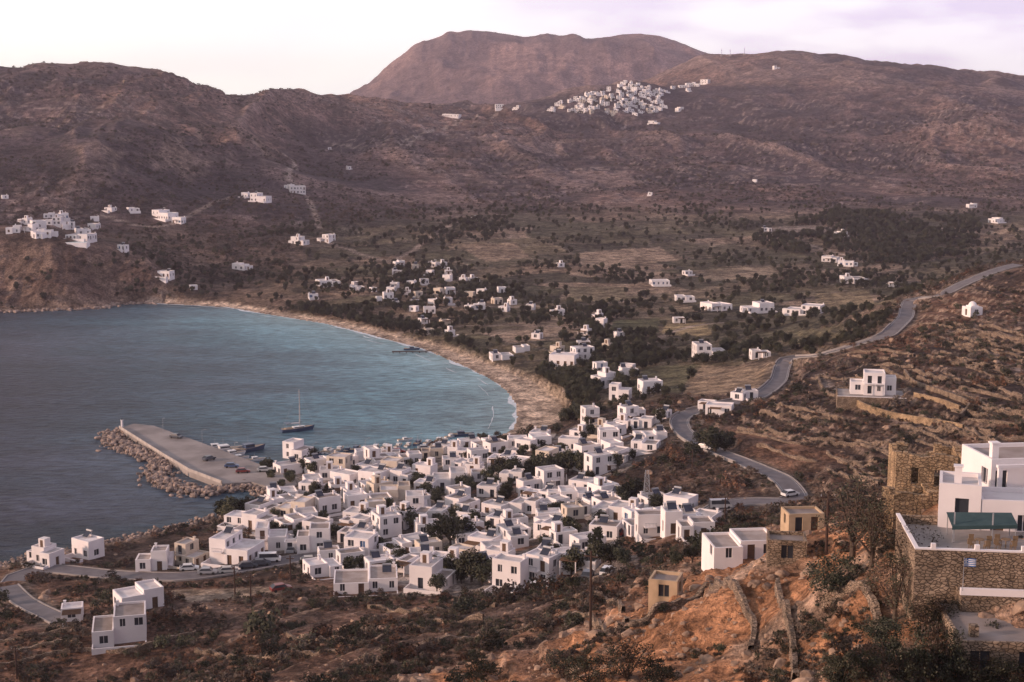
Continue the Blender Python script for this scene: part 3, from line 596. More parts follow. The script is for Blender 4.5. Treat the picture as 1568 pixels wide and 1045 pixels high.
for X,Y,Zt in((.1,.1,0),(5.1,.4,.1),(.1,2.3,.45),(5.1,2.3,.55)): mb.tube((X,Y,-2.4),(X,Y,Zt-.02),.04,.04,6,1)
a0=at(1458,806,110); mb.obj('green_awning',[M_awn,M_metal],a0,-.1)
mb,l,r,w=nb('d',1474,1680,985,96,9,2.9,wm=ST,rm=RB,found=5,dens=2.6,par=.25); mb.box(-w/2+1,1.5,2.65,-w/2+1.6,2.1,3.5,ST); mb.obj('stone_house',HM,l,-.08)
M_chair=noisy('chair_wood',(.25,.17,.10),(.18,.12,.07),2,.7)
for u,v in((1505,862),(1545,872)):
    q=at(u,v,107.5); mb=MB(); mb.tube((0,0,0),(0,0,.72),.04,.04,6,1); mb.tube((0,0,.72),(0,0,.76),.38,.38,14,1)
    for a in range(4):
        cx,cy=.8*math.cos(a*1.57+.4),.8*math.sin(a*1.57+.4); mb.box(cx-.2,cy-.2,.42,cx+.2,cy+.2,.46,1)
        for sx in(-.18,.14):
            for sy in(-.18,.14): mb.box(cx+sx,cy+sy,0,cx+sx+.04,cy+sy+.04,.42,1)
        mb.box(cx*1.22-.2,cy*1.22-.03,.46,cx*1.22+.2,cy*1.22+.03,.9,1)
    zt=c.location.z+.25; mb.obj('cafe_table',[M_white,M_chair],(q[0],q[1]+1,zt))
mb=MB(); mb.tube((0,0,0),(0,0,2.6),.03,.02,6,0)
for i in range(9):
    for j in range(8):
        x0,x1=j*.11,(j+1)*.11; z0,z1=2.5-i*.07,2.43-i*.07; f=lambda x:.08*math.sin(x*6)
        m=1 if i%2==0 else 2
        if j<3 and i<5: m=2 if (j==1 or i==2) else 1
        mb.quad((x0,f(x0),z0),(x1,f(x1),z0),(x1,f(x1),z1),(x0,f(x0),z1),m)
mb.obj('greek_flag',[M_metal,noisy('flag_blue',(.03,.12,.35),(.04,.14,.4),2),noisy('flag_white',(.7,.7,.7),(.65,.65,.65),2)],at(1474,905,101))
def ruin(name,u0,u1,vt,y,dep,h,rz,holes):
    a0,t=ray(u0,vt); a1,_=ray(u1,vt); w=(a1-a0)*y; mb=MB(); zt=EYE+t*y
    cs=[(-w/2,0),(w/2,0),(w/2,dep),(-w/2,dep)]
    for k in range(4):
        p0,p1=Vector(cs[k]),Vector(cs[(k+1)%4]); L=(p1-p0).length; d=(p1-p0)/L; nn=Vector((-d.y,d.x)); nseg=int(L/.35); dx=L/nseg
        for i in range(nseg):
            s=i*dx; top=h+.2*math.sin(i*.7+k*2)+R.uniform(-.1,.07)-(.9 if (k==0 and i>nseg*.85) else 0)-(1.0*(abs(i/nseg-.5)<.2) if k==2 else 0)
            inh=[hh for hh in holes if hh[0]==k and hh[1]<s+dx/2<hh[2]]
            if inh: segs=[(-4,inh[0][3]),(inh[0][4],max(top,inh[0][4]+.5))]
            else: segs=[(-4,top)]
            for z0,z1 in segs:
                j=R.uniform(-.04,.04); a=p0+d*s-nn*j; b=p0+d*(s+dx); e=b+nn*.55; f=a+nn*.55
                P=[(a.x,a.y,z0),(b.x,b.y,z0),(e.x,e.y,z0),(f.x,f.y,z0),(a.x,a.y,z1),(b.x,b.y,z1),(e.x,e.y,z1),(f.x,f.y,z1)]
                n=len(mb.v); mb.v+=P
                for ff in((0,3,2,1),(4,5,6,7),(0,1,5,4),(1,2,6,5),(2,3,7,6),(3,0,4,7)): mb.f.append(tuple(n+q for q in ff)); mb.m.append(0)
    x=(a0+a1)/2*y; return mb.obj(name,[M_stoneO],(x,y,zt-h),rz)
ruin('ruined_stone_house',1374,1478,698,130,5,4.6,-.12,[(0,1.3,2.2,1.8,3.4),(0,3.7,4.6,1.6,3.2),(2,1.5,2.7,1.5,3.4)])
ruin('ruined_stone_house',1368,1440,756,124,3,1.6,.1,[])

# dry stone walls
M_dry=stone('dry_stone',(.36,.27,.20),(.20,.15,.11),(.08,.06,.045),3.)
def dwall(px,h=1.0,th=.55,ymin=60,mat=None):
    S=resample([pick(u,v,ymin) for u,v in px],.7); mb=MB(); prev=None
    for i,p in enumerate(S):
        q=S[min(i+1,len(S)-1)]-S[max(i-1,0)]; q.z=0; q.normalize(); n_=Vector((-q.y,q.x,0)); z=float(Hs(p.x,p.y)); t=h*(.6+.4*R.random())*(.35+.9*float(fbm(np.array([i*.12]),np.array([px[0][0]*1.]),2,5)[0])); j=lambda:R.uniform(-.09,.09)
        cur=[(p.x+n_.x*(th/2+.12),p.y+n_.y*(th/2+.12),z-1),(p.x+n_.x*(th/2+j()),p.y+n_.y*(th/2+j()),z+t*.6),(p.x+n_.x*th*.4,p.y+n_.y*th*.4,z+t),(p.x-n_.x*th*.4,p.y-n_.y*th*.4,z+t+j()),(p.x-n_.x*(th/2+j()),p.y-n_.y*(th/2+j()),z+t*.6),(p.x-n_.x*(th/2+.12),p.y-n_.y*(th/2+.12),z-1)]
        if prev:
            for k in range(5): mb.quad(prev[k],prev[k+1],cur[k+1],cur[k],0)
        prev=cur
    mb.obj('dry_stone_wall',[mat or M_dry])
for w in [[(1090,905),(1140,930),(1155,960),(1150,1000)],[(1190,900),(1205,940),(1215,1000),(1218,1044)],[(1260,930),(1300,905),(1340,930),(1345,985)],[(950,975),(1000,940),(1080,900)],[(830,965),(900,945),(960,955)],[(600,1025),(640,1000),(700,985),(820,960)],[(0,985),(60,975),(130,965)],[(0,1005),(100,985),(125,990)],[(0,1022),(120,998),(200,1000),(300,975)],[(440,975),(560,985),(620,965),(740,950)],[(870,905),(930,890),(1000,860)],[(850,925),(890,915),(940,925),(955,940)],[(300,1000),(420,1010),(520,1000)],[(560,930),(680,940),(760,930)]]: dwall(w,1.2)
for w in [[(1250,578),(1262,600),(1292,615)],[(1215,590),(1260,560),(1330,540),(1400,545)],[(1330,690),(1420,660),(1568,690)],[(1300,575),(1345,560),(1400,565)],[(1400,520),(1480,510),(1568,520)]]: dwall(w,1.2,.6,250)
RT=random.Random(3)
for v0 in range(500,770,11):
    for k in range(3):
        lo=1080 if v0>600 else (1240 if v0>540 else 1380)
        u0=RT.uniform(lo,1500); L=RT.uniform(50,150); sl=RT.uniform(.05,.3); ph=RT.uniform(0,6)
        px=[(u0+L*i/4,v0+RT.uniform(-2,2)+sl*L*i/4+3*math.sin(ph+i)) for i in range(5)]
        if any(DR[int(idx(np.array(q[0]),np.array(q[1]))[1]),int(idx(np.array(q[0]),np.array(q[1]))[0])]<3 or q[1]<250 or q[1]>620 or math.hypot(q[0]-vx,q[1]-vy-5)<15 for q in [pick(a,b,240) for a,b in px]): continue
        dwall(px,RT.uniform(.8,1.4),.6,240)

# ---------------------------------------------------------------- breakwater pier
top=[(183,656),(205,649),(235,652),(300,675),(398,711),(440,719),(455,742),(418,748),(385,738),(340,741),(290,722),(250,698)]
zt=1.7; P=[sea(u,v,zt) for u,v in top]; mb=MB()
mb.poly([(x,y,zt) for x,y in P],0)
for i in range(len(P)):
    a,b=P[i],P[(i+1)%len(P)]; mb.quad((*a,zt),(*b,zt),(*b,-4),(*a,-4),0)
for i in (9,10,11):
    a,b=Vector((*P[i],0)),Vector((*P[(i+1)%len(P)],0)) 
    n_=(b-a).normalized(); n_=Vector((-n_.y,n_.x,0)); c1,c2=a+n_*.2,b+n_*.2
    for (p,q) in((a,b),(c2,c1)): mb.quad((p.x,p.y,zt),(q.x,q.y,zt),(q.x,q.y,zt+.9),(p.x,p.y,zt+.9),1)
    mb.quad((a.x,a.y,zt+.9),(b.x,b.y,zt+.9),(c2.x,c2.y,zt+.9),(c1.x,c1.y,zt+.9),1)
mb.obj('harbour_pier',[noisy('pier_concrete',(.33,.30,.285),(.21,.19,.18),.12,.85,.01,2,detail=7),noisy('pier_wall',(.46,.42,.39),(.32,.29,.27),.5)])
def rockmesh(name,seed,mat,sub=2):
    import bmesh
    bm=bmesh.new(); bmesh.ops.create_icosphere(bm,subdivisions=sub,radius=.5); r=random.Random(seed); ax=[Vector((r.gauss(0,1),r.gauss(0,1),r.gauss(0,1))).normalized() for _ in range(9)]; of=[r.uniform(.24,.42) for _ in ax]
    for v in bm.verts:
        for a_,o_ in zip(ax,of):
            d=v.co.dot(a_)
            if d>o_: v.co-=a_*(d-o_)
        v.co.z*=.8
    me=bpy.data.meshes.new(name); bm.to_mesh(me); bm.free(); me.materials.append(mat); return bpy.data.objects.new(name,me)
def instancer(name,child,pts,scl):
    n_=len(pts)
    if n_==0: return
    pts=np.asarray(pts,float); scl=np.asarray(scl,float); an=rng.uniform(0,6.28,n_)
    co=np.zeros((n_,4,3))
    for k in range(4):
        t=an+k*math.pi/2+math.pi/4; co[:,k,0]=pts[:,0]+np.cos(t)*scl*.7071; co[:,k,1]=pts[:,1]+np.sin(t)*scl*.7071; co[:,k,2]=pts[:,2]
    o=npmesh(name,co.reshape(-1,3),np.arange(n_*4).reshape(-1,4),[],False)
    link(child); child.parent=o
    o.instance_type='FACES'; o.use_instance_faces_scale=True; o.instance_faces_scale=1; o.show_instancer_for_render=False
M_rock2=noisy('breakwater_rock',(.40,.31,.26),(.15,.12,.105),.5,.95,.1,2)
line=[(171,660),(178,676),(215,694),(243,706),(241,730),(275,744),(300,753),(345,749),(385,742),(418,757)]
S=resample([(*sea(u,v,.8),0) for u,v in line],.35); rp=[];rs=[]
for p in S:
    for k in range(5): rp.append((p.x+R.gauss(0,2.0),p.y+R.gauss(0,2.0),R.uniform(-.3,1.2))); rs.append(R.uniform(.6,2.0))
rp=np.array(rp); rs=np.array(rs)
for k in range(3): instancer('breakwater_rocks',rockmesh('rock',k,M_rock2),rp[k::3],rs[k::3])
S=resample([(*sea(u,v,.2),0) for u,v in coast_px[31:42]],.5)+resample([(*sea(u,v,.2),0) for u,v in coast_px[1:7]],2.0)
rp=[];rs=[]
for p in S:
    for k in range(3): rp.append((p.x+R.gauss(0,2),p.y+R.gauss(0,1.6),R.uniform(-.2,.5))); rs.append(R.uniform(.5,1.8)*(1 if p.y<500 else 2))
instancer('shore_rocks',rockmesh('rock',9,M_rock2),rp,rs)

# ---------------------------------------------------------------- vegetation
def leafmat(name,c1,c2): return noisy(name,c1,c2,1.5,.85,objrand=.35)
M_lf=[leafmat('foliage_dark',(.033,.038,.024),(.048,.053,.032)),leafmat('foliage_olive',(.062,.064,.042),(.088,.086,.055)),leafmat('foliage_light',(.08,.082,.045),(.105,.10,.055)),
 leafmat('scrub_brown',(.12,.075,.055),(.072,.052,.04)),leafmat('scrub_rust',(.24,.12,.07),(.16,.09,.058)),leafmat('scrub_grey',(.16,.13,.105),(.105,.088,.072))]
M_bark=noisy('bark',(.10,.075,.055),(.07,.05,.04),3,.9)
def treemesh(name,seed,h,rad,mats,clumps=26,leaves=55,leaf=.28,trunkh=.3,flat=.8,spread=.55):
    r=random.Random(seed); mb=MB(); th=h*trunkh
    if trunkh>0: mb.tube((0,0,-.3),(0,0,th),h*.045,h*.03,7,0)
    cl=[]
    for i in range(clumps):
        while True:
            p=Vector((r.uniform(-1,1),r.uniform(-1,1),r.uniform(-1,1)))
            if .25<p.length<1: break
        c=Vector((p.x*rad*.85,p.y*rad*.85,th+(h-th)*.5+p.z*(h-th)*.42*flat/.8)); cl.append(c)
        if trunkh>0 and i<7: mb.tube((0,0,th*.85),c,h*.02,h*.006,5,0)
    for i,c in enumerate(cl):
        cr=rad*spread*r.uniform(.5,.95)
        m=1 if r.random()<.55 else 2
        for k in range(leaves):
            d=Vector((r.gauss(0,1),r.gauss(0,1),r.gauss(0,.8))); d.normalize(); q=c+d*cr*(r.random()**.45)
            if q.z<.02: q.z=abs(q.z)*.3
            a=Vector((r.gauss(0,1),r.gauss(0,1),r.gauss(0,1))).normalized(); b=a.orthogonal().normalized(); s=leaf*r.uniform(.6,1.3)
            mb.quad(tuple(q-a*s),tuple(q+b*s*.6),tuple(q+a*s),tuple(q-b*s*.6),m)
    me=bpy.data.meshes.new(name); me.from_pydata([tuple(p) for p in mb.v],[],mb.f)
    for m in mats: me.materials.append(m)
    me.polygons.foreach_set('material_index',mb.m); me.update(); return me
TM=[treemesh('tree_crown',i,1,.42,[M_bark,M_lf[0],M_lf[1]],26,60,.045,.22) for i in range(4)]+[treemesh('tree_crown',9+i,1,.42,[M_bark,M_lf[0],M_lf[2]],24,60,.045,.18) for i in range(2)]
TALL=treemesh('cypress_crown',31,1,.17,[M_bark,M_lf[0],M_lf[0]],26,50,.035,.1,1.0,.8)
BARE=treemesh('thin_crown',33,1,.45,[M_bark,M_lf[3],M_lf[1]],44,44,.016,.22,.9,.42)
SHRUB=[treemesh('shrub_crown',70+i,1,.6,[M_bark,M_lf[0],M_lf[3] if i else M_lf[1]],34,80,.028,.06,.9,.42) for i in range(2)]
def tree(u,v,hpx,name='tree',me=None,ymin=60):
    p=pick(u,v,ymin); s=size(hpx,p); o=bpy.data.objects.new(name,me or R.choice(TM)); o.location=(p[0],p[1],p[2]-.1*s*.2); o.scale=(s*R.uniform(1.0,1.3),s*R.uniform(1.0,1.25),s); o.rotation_euler=(0,0,R.uniform(0,6.28)); link(o); return o
for t in [(830,732,40),(870,724,40),(850,728,36),(770,730,34),(785,732,32),(890,724,32),(690,838,54),(705,834,44),(722,892,56),(738,896,48),(700,890,38),(875,882,44),(935,870,48),(915,866,40),(955,868,34),(350,797,40),(365,792,32),(340,794,30),(410,723,24),(468,723,26),(478,726,22),(1095,694,40),(1075,687,30),(1110,692,32),(620,808,34),(632,812,30),(600,857,28),(1020,628,18),(890,645,26),(905,648,22),(970,767,36),(955,772,30),(1060,702,26),(640,744,24),(560,802,24),(745,742,24),(815,737,32),(500,767,24),(870,817,28),(430,772,22),(1230,807,30),(1060,862,28),(1035,867,24),(880,905,26),(600,882,26),(460,832,24),(670,765,22),(770,770,24),(850,860,30),(920,760,26),(860,700,24)]: tree(*t)
for t in [(912,852,50),(1093,692,44),(830,705,34),(475,722,28)]: tree(*t,name='cypress_tree',me=TALL)
tree(1305,858,130,'carob_tree',BARE,100); tree(1335,870,100,'carob_tree',BARE,100); tree(1395,925,120,'carob_tree',BARE,90); tree(1370,950,100,'carob_tree',BARE,90); tree(1340,840,80,'carob_tree',BARE,100)
tree(1275,915,70,'mastic_shrub',SHRUB[0],90)
for t in [(960,1044,66),(900,1050,56),(740,1044,44),(860,1040,46),(1010,1050,46),(1430,1030,80),(1500,1060,60),(1550,1065,70),(1380,1045,70),(1330,1040,60),(1460,1050,60),(1290,1052,60),(1410,980,60),(1440,960,50),(1350,990,50)]: tree(*t,name='mastic_shrub',me=R.choice(SHRUB),ymin=60)
HP=np.array(house_pos)
def free(x,y,extra=0,rd=1.0,k_=1.0):
    fi,fj=idx(x,y); i=np.rint(fi).astype(int); j=np.rint(fj).astype(int)
    ok=(DC[j,i]>2)&(DR[j,i]>rd)&(sand[j,i]<.2)&(~FM[j,i])
    for hx,hy,hr in HP: ok&=(np.hypot(x-hx,y-hy)>hr*k_+extra)
    return ok,TOWN[j,i],valm[j,i],Z[j,i],knoll[j,i]
gx=rng.uniform(tw[:,0].min(),tw[:,0].max(),3000); gy=rng.uniform(tw[:,1].min(),tw[:,1].max(),3000); ok=free(gx,gy,.5,1.5,.95)[0]&pip(gx,gy,town); gx,gy=gx[ok][:150],gy[ok][:150]
for x,y in zip(gx,gy):
    s=R.uniform(1.8,4.6); o=bpy.data.objects.new('garden_tree',R.choice(TM)); o.location=(x,y,float(Hs(x,y))); o.scale=(s,s,s); o.rotation_euler=(0,0,R.uniform(0,6)); link(o)
def scat(n_,y0,y1,amax=.45):
    y=np.exp(rng.uniform(math.log(y0),math.log(y1),n_)); a=rng.uniform(-amax,amax,n_); return a*y,y
bush=[treemesh('bush_crown',50+i,1,.7,[M_bark,m1,m2],12,26,.09,0,.8,.55) for i,(m1,m2) in enumerate([(M_lf[0],M_lf[1]),(M_lf[3],M_lf[5]),(M_lf[4],M_lf[3]),(M_lf[1],M_lf[5]),(M_lf[0],M_lf[3])])]
x,y=scat(70000,80,760); ok,tn,vl,zz,kn=free(x,y,0,.6); ok&=(~tn)&(vl<.5)&(zz>1.2)&(fbm(x/14,y/14,3,301)>.40)&((kn<.5)|(fbm(x/8,y/8,2,302)>.52)); x,y,kn=x[ok],y[ok],kn[ok]
zz=Hs(x,y); s=rng.lognormal(-.45,.5,len(x))*(.8+y/700)*.85*(1-.3*(kn>.5))
kind=rng.choice(5,len(x),p=[.22,.32,.16,.14,.16])
for k in range(5):
    m=kind==k; instancer('hillside_scrub',bpy.data.objects.new('bush',bush[k]),np.stack([x[m],y[m],zz[m]-.05],1),s[m])
x,y=scat(17000,430,1250,.42); ok,tn,vl,zz,kn=free(x,y,1.5,1.5); dens=fbm(x/50,y/50,3,311)
fi,fj=idx(x,y); ed=edge[np.rint(fj).astype(int),np.rint(fi).astype(int)]
ok&=(~tn)&(vl>.2)&((dens>.59)|((ed<3)&(rng.random(len(x))<.7))|(rng.random(len(x))<.08)); x,y=x[ok],y[ok]; s=rng.uniform(1.8,4.4,len(x))
kind=rng.integers(0,5,len(x))
for k in range(5):
    m=kind==k; instancer('valley_trees',bpy.data.objects.new('olive_tree',TM[k]),np.stack([x[m],y[m],Hs(x[m],y[m])],1),s[m])
def belt(px,n_,smin,smax,ymin=400):
    P=W2(px); A_=np.array(P); x=rng.uniform(A_[:,0].min(),A_[:,0].max(),n_); y=rng.uniform(A_[:,1].min(),A_[:,1].max(),n_)
    ok=pip(x,y,P); o2,*_=free(x,y,.5,.5); ok&=o2&(fbm(x/30,y/30,2,331)>.36); x,y=x[ok],y[ok]; k=len(x)//2; s=rng.uniform(smin,smax,len(x))
    instancer('tree_belt',bpy.data.objects.new('tamarisk_tree',TM[1]),np.stack([x[:k],y[:k],Hs(x[:k],y[:k])],1),s[:k]); instancer('tree_belt',bpy.data.objects.new('tamarisk_tree',TM[3]),np.stack([x[k:],y[k:],Hs(x[k:],y[k:])],1),s[k:])
belt([(795,590),(830,570),(900,580),(920,640),(860,650),(845,625)],600,2.5,5)
belt([(450,475),(600,496),(700,522),(750,545),(730,562),(600,513),(450,484)],900,2.5,5)
belt([(1150,365),(1280,322),(1500,334),(1500,390),(1380,406),(1180,385)],2300,3,5.5)
belt([(450,470),(560,470),(600,490),(560,495),(460,480)],200,2.5,4.5)
belt([(620,350),(760,335),(800,360),(700,372),(640,380)],260,3,5)
belt([(560,410),(700,400),(840,470),(830,500),(700,500),(600,480)],620,2.5,4.5)
belt([(830,470),(1000,470),(1020,590),(900,600)],320,2.5,4.5)
belt([(840,178),(1010,180),(1010,150),(950,130)],160,3,6,1500)
x,y=scat(34000,850,1900,.42); ok,tn,vl,zz,kn=free(x,y,3,1); ok&=(vl<.5)&(fbm(x/90,y/90,3,321)>.42); x,y=x[ok],y[ok]; s=rng.lognormal(.15,.42,len(x)); kind=rng.choice(3,len(x))
for k,bk in enumerate((0,4,1)):
    m=kind==k; instancer('distant_scrub',bpy.data.objects.new('bush',bush[bk]),np.stack([x[m],y[m],Hs(x[m],y[m])-.1],1),s[m])
x,y=scat(13000,85,600,.42); ok,tn,vl,zz,kn=free(x,y,0,1); ok&=(~tn)&(vl<.5)&((kn>.3)|(rng.random(len(x))<.45)); x,y=x[ok],y[ok]; s=rng.lognormal(-.95,.6,len(x))*(1+y/500)
for k in range(3): instancer('scattered_rocks',rockmesh('rock',20+k,M_rock),np.stack([x[k::3],y[k::3],Hs(x[k::3],y[k::3])],1),s[k::3])

# ---------------------------------------------------------------- vehicles
def carmesh(name,paint,L=4.1,Wd=1.7,h=1.45,van=False):
    mb=MB(); hw=Wd/2
    if van: prof=[(-L/2,.35),(L/2,.35),(L/2,.85),(L/2-.35,1.1),(L/2-.95,h),(-L/2+.1,h),(-L/2,h-.3)]; gl=[(L/2-.42,1.12),(L/2-.95,h-.08),(-L/2+.3,h-.08),(-L/2+.3,1.12)]
    else: prof=[(-L/2,.38),(L/2,.35),(L/2+.02,.7),(L/2-.9,.92),(L/2-1.5,h),(-L/2+.75,h),(-L/2+.1,.95),(-L/2,.9)]; gl=[(L/2-1.02,.93),(L/2-1.52,h-.1),(-L/2+.8,h-.1),(-L/2+.35,.93)]
    inset=lambda z:0 if z<.96 else .16*(z-.9)/(h-.9)
    A=[(x,-hw+inset(z),z) for x,z in prof]; B=[(x,hw-inset(z),z) for x,z in prof]
    mb.poly(A,0); mb.poly(B[::-1],0)
    for i in range(len(prof)):
        j=(i+1)%len(prof); 
        zc=(prof[i][1]+prof[j][1])/2; steep=abs(prof[i][1]-prof[j][1])>.3 and zc>1.0
        mb.quad(A[i],B[i],B[j],A[j],1 if steep else 0)
    for sg in(-1,1):
        y=lambda z:sg*(hw-inset(z)+.006); mb.poly([(x,y(z),z) for x,z in (gl if sg<0 else gl[::-1])],1)
    for x in(-L/2+.75,L/2-.8):
        for sg in(-1,1): mb.tube((x,sg*(hw-.18),.31),(x,sg*(hw+.02),.31),.31,.31,12,2)
    me=bpy.data.meshes.new(name); me.from_pydata([tuple(p) for p in mb.v],[],mb.f)
    for m in(paint,M_glass,M_tyre): me.materials.append(m)
    me.polygons.foreach_set('material_index',mb.m); me.update(); return me
M_tyre=noisy('tyre',(.02,.02,.02),(.03,.03,.03),2,.8)
paints=[noisy('paint',c,c,1,.3,spec=.5) for c in((.7,.7,.7),(.7,.7,.7),(.35,.36,.38),(.08,.09,.11),(.22,.04,.035),(.06,.1,.2),(.5,.5,.48))]
cars=[carmesh('car_body',p) for p in paints]; vans=[carmesh('van_body',p,4.9,1.85,2.0,True) for p in paints[:3]]
def car(u,v,rz,van=False,ymin=60,z=None):
    if z is None: p=pick(u,v,ymin); 
    else: q=sea(u,v,z); p=(q[0],q[1],z)
    o=bpy.data.objects.new('parked_van' if van else 'parked_car',R.choice(vans if van else cars)); e=0.0
    fi,fj=idx(np.array(p[0]),np.array(p[1]))
    if z is None: e=.24 if DR[int(fj),int(fi)]<0 else .03
    o.location=(p[0],p[1],p[2]+e); o.rotation_euler=(0,0,rz); link(o)
for u,v,rz in [(290,874,.2),(318,881,.1),(350,878,.2),(380,872,.25),(400,868,.2),(430,905,.5),(447,846,1.5),(475,862,.2),(1210,762,.5),(1080,690,-.7),(500,868,.3),(820,903,1.2),(838,900,1.2),(852,893,1.1),(790,910,.9),(900,885,1.3),(930,880,1.2),(530,702,.1),(550,700,.1),(590,697,.1),(610,695,.1),(650,690,.2),(670,688,.2),(500,708,.1),(480,712,.3),(430,727,.6),(960,820,.4),(725,682,.1)]: car(u,v,rz)
for u,v,rz in [(413,862,.1),(1103,780,.1),(690,686,.1)]: car(u,v,rz,True)
for u,v,rz in [(270,671,-.4),(355,716,.1),(320,705,.9),(372,724,.2),(405,722,.2)]: car(u,v,rz,False,z=1.7)

# ---------------------------------------------------------------- boats
M_hullw=noisy('hull_white',(.72,.72,.72),(.66,.66,.66),.5,.35,spec=.5); M_hulld=noisy('hull_blue',(.04,.07,.13),(.05,.08,.15),.5,.35,spec=.5); M_deck=noisy('boat_deck',(.40,.32,.24),(.33,.26,.19),2,.7)
def hull(mb,L,B,fb,m=0,dk=1,n=14):
    rows=[]
    for i in range(n+1):
        t=i/n; x=-L/2+L*t; w=B/2*(1-max(0,(t-.45)/.55)**2.2)*(.82+.18*min(1,t/.3)); z=fb*(1+.35*t*t); rk=.06*L*t**3
        rows.append([(x,0,-.35),(x,-w*.72,-.1),(x+rk,-w,z),(x+rk,w,z),(x,w*.72,-.1)])
    for a,b in zip(rows,rows[1:]):
        mb.quad(a[0],b[0],b[1],a[1],m); mb.quad(a[1],b[1],b[2],a[2],m); mb.quad(a[3],b[3],b[4],a[4],m); mb.quad(a[4],b[4],b[0],a[0],m); mb.quad(*[(q[0],q[1],q[2]-.08) for q in(a[2],b[2],b[3],a[3])],dk)
    mb.poly([rows[0][k] for k in(0,1,2,3,4)],m)
mb=MB(); hull(mb,11,3.4,1.1,4); mb.box(-1.5,-.85,1.05,2.6,.85,1.55,0); mb.box(-1.0,-.88,1.2,2.2,-.855,1.45,2); mb.box(-4.2,-.8,1.02,-1.8,.8,1.3,1)
mb.tube((1.0,0,1.2),(1.0,0,13.8),.16,.13,8,5); mb.tube((1.0,0,2.4),(-3.6,0,2.5),.08,.08,8,5); mb.tube((.9,0,2.65),(-3.4,0,2.72),.24,.16,8,0)
for a,b in(((6,0,1.6),(1.0,0,13.4)),((-5.3,0,1.2),(1.0,0,13.7)),((1.0,-1.6,1.2),(1.0,0,10)),((1.0,1.6,1.2),(1.0,0,10))): mb.tube(a,b,.02,.02,4,5)
mb.tube((1.0,-1.0,8),(1.0,1.0,8),.05,.05,5,5); mb.box(-4.2,-1.2,2.9,-2.4,1.2,2.98,4)
for X in(-4.1,-2.5):
    for Y in(-1.1,1.1): mb.tube((X,Y,1.1),(X,Y,2.9),.03,.03,4,3)
x,y=sea(455,660); mb.obj('sailboat',[M_hullw,M_deck,M_glass,M_metal,M_hulld,noisy('mast_grey',(.42,.40,.40),(.36,.34,.34),1,.5)],(x,y,0),.5)
def motorboat(u,v,L,rz,name='motorboat',m=0):
    mb=MB(); hull(mb,L,L*.32,L*.10); c=L*.1; mb.box(-L*.12,-c,L*.09,L*.16,c,L*.2,0); mb.box(-L*.10,-c-.01,L*.14,L*.165,c+.01,L*.18,2); mb.box(-L*.15,-c*1.1,L*.203,L*.14,c*1.1,L*.215,0); mb.tube((0,0,L*.215),(0,0,L*.42),.05,.03,5,3); mb.box(-L*.45,-c,L*.09,-L*.3,c,L*.13,1)
    for i in range(5): mb.tube((L*.2+i*L*.06,-L*.12*(1-i*.16),L*.12),(L*.2+i*L*.06,-L*.12*(1-i*.16),L*.17),.02,.02,4,3)
    x,y=sea(u,v); mb.obj(name,[M_hullw if m==0 else M_hulld,M_deck,M_glass,M_metal],(x,y,0),rz)
motorboat(342,693,11,.5,'fishing_boat'); motorboat(380,691,11,.7,'fishing_boat',1); motorboat(329,688,8,.4); motorboat(355,698,8,.5)
for u,v,L,rz,m in [(705,668,8,.2,1),(365,703,6,.3,0),(500,692,6,1.2,0),(520,690,6,1.3,0),(545,689,6,1.2,1),(575,687,6,1.4,0),(590,686,6,1.3,0),(610,684,5,1.2,0),(640,680,6,1.3,1),(630,536,7,.1,1),(560,500,5,.3,0),(532,691,5,1.3,1),(558,690,6,1.2,0),(625,683,5,1.3,0),(655,679,5,1.2,0),(672,676,6,1.3,0),(690,670,5,.8,0),(390,706,6,.4,0),(412,715,5,.9,1),(485,697,5,1.1,1),(620,675,5,.5,0),(508,693,5,1.0,0)]: motorboat(u,v,L,rz,'small_boat',m)
x,y=sea(628,538,.8); mb=MB(); mb.box(-8,-.8,.6,8,.8,.85,0)
for i in range(6):
    for s in(-1,1): mb.tube((-7.5+i*2.9,s*.7,-2),(-7.5+i*2.9,s*.7,.6),.15,.15,6,0)
mb.obj('wooden_jetty',[M_rust],(x,y,0),.1)
def pole(u,vb,hpx,ymin=60,arms=True):
    p=pick(u,vb,ymin); h=size(hpx,p); mb=MB(); mb.tube((0,0,-1),(0,0,h),.17,.12,8,0)
    if arms:
        mb.box(-.8,-.06,h-.7,.8,.06,h-.55,0)
        for X in(-.7,0,.7): mb.tube((X,0,h-.55),(X,0,h-.35),.05,.04,6,1)
    mb.obj('utility_pole',[M_rust,M_metal],p,R.uniform(-.4,.4))
pole(904,968,128); pole(1265,850,100,100); pole(360,915,50); pole(384,915,36); pole(26,1040,52); pole(1110,800,40,200); pole(445,890,40); pole(1060,720,32,300)
p=pick(990,778,200); h=size(58,p); mb=MB()
for i in range(7):
    z0,z1=i*h/7,(i+1)*h/7; w0,w1=.9*(1-.6*i/7),.9*(1-.6*(i+1)/7)
    c0=[(-w0,-w0,z0),(w0,-w0,z0),(w0,w0,z0),(-w0,w0,z0)]; c1=[(-w1,-w1,z1),(w1,-w1,z1),(w1,w1,z1),(-w1,w1,z1)]
    for k in range(4): mb.tube(c0[k],c1[k],.07,.07,4,0); mb.tube(c0[k],c1[(k+1)%4],.04,.04,4,0); mb.tube(c1[k],c1[(k+1)%4],.04,.04,4,0); mb.tube(c0[(k+1)%4],c1[k],.04,.04,4,0)
mb.obj('lattice_mast',[M_metal],p)
x,y=sea(187,654,1.7); mb=MB(); mb.tube((0,0,0),(0,0,2.2),.4,.3,10,0); mb.tube((0,0,2.2),(0,0,2.35),.5,.5,10,0); mb.tube((0,0,2.35),(0,0,3),.2,.15,8,1); mb.obj('harbour_beacon',[M_white,M_awn],(x,y,1.7))
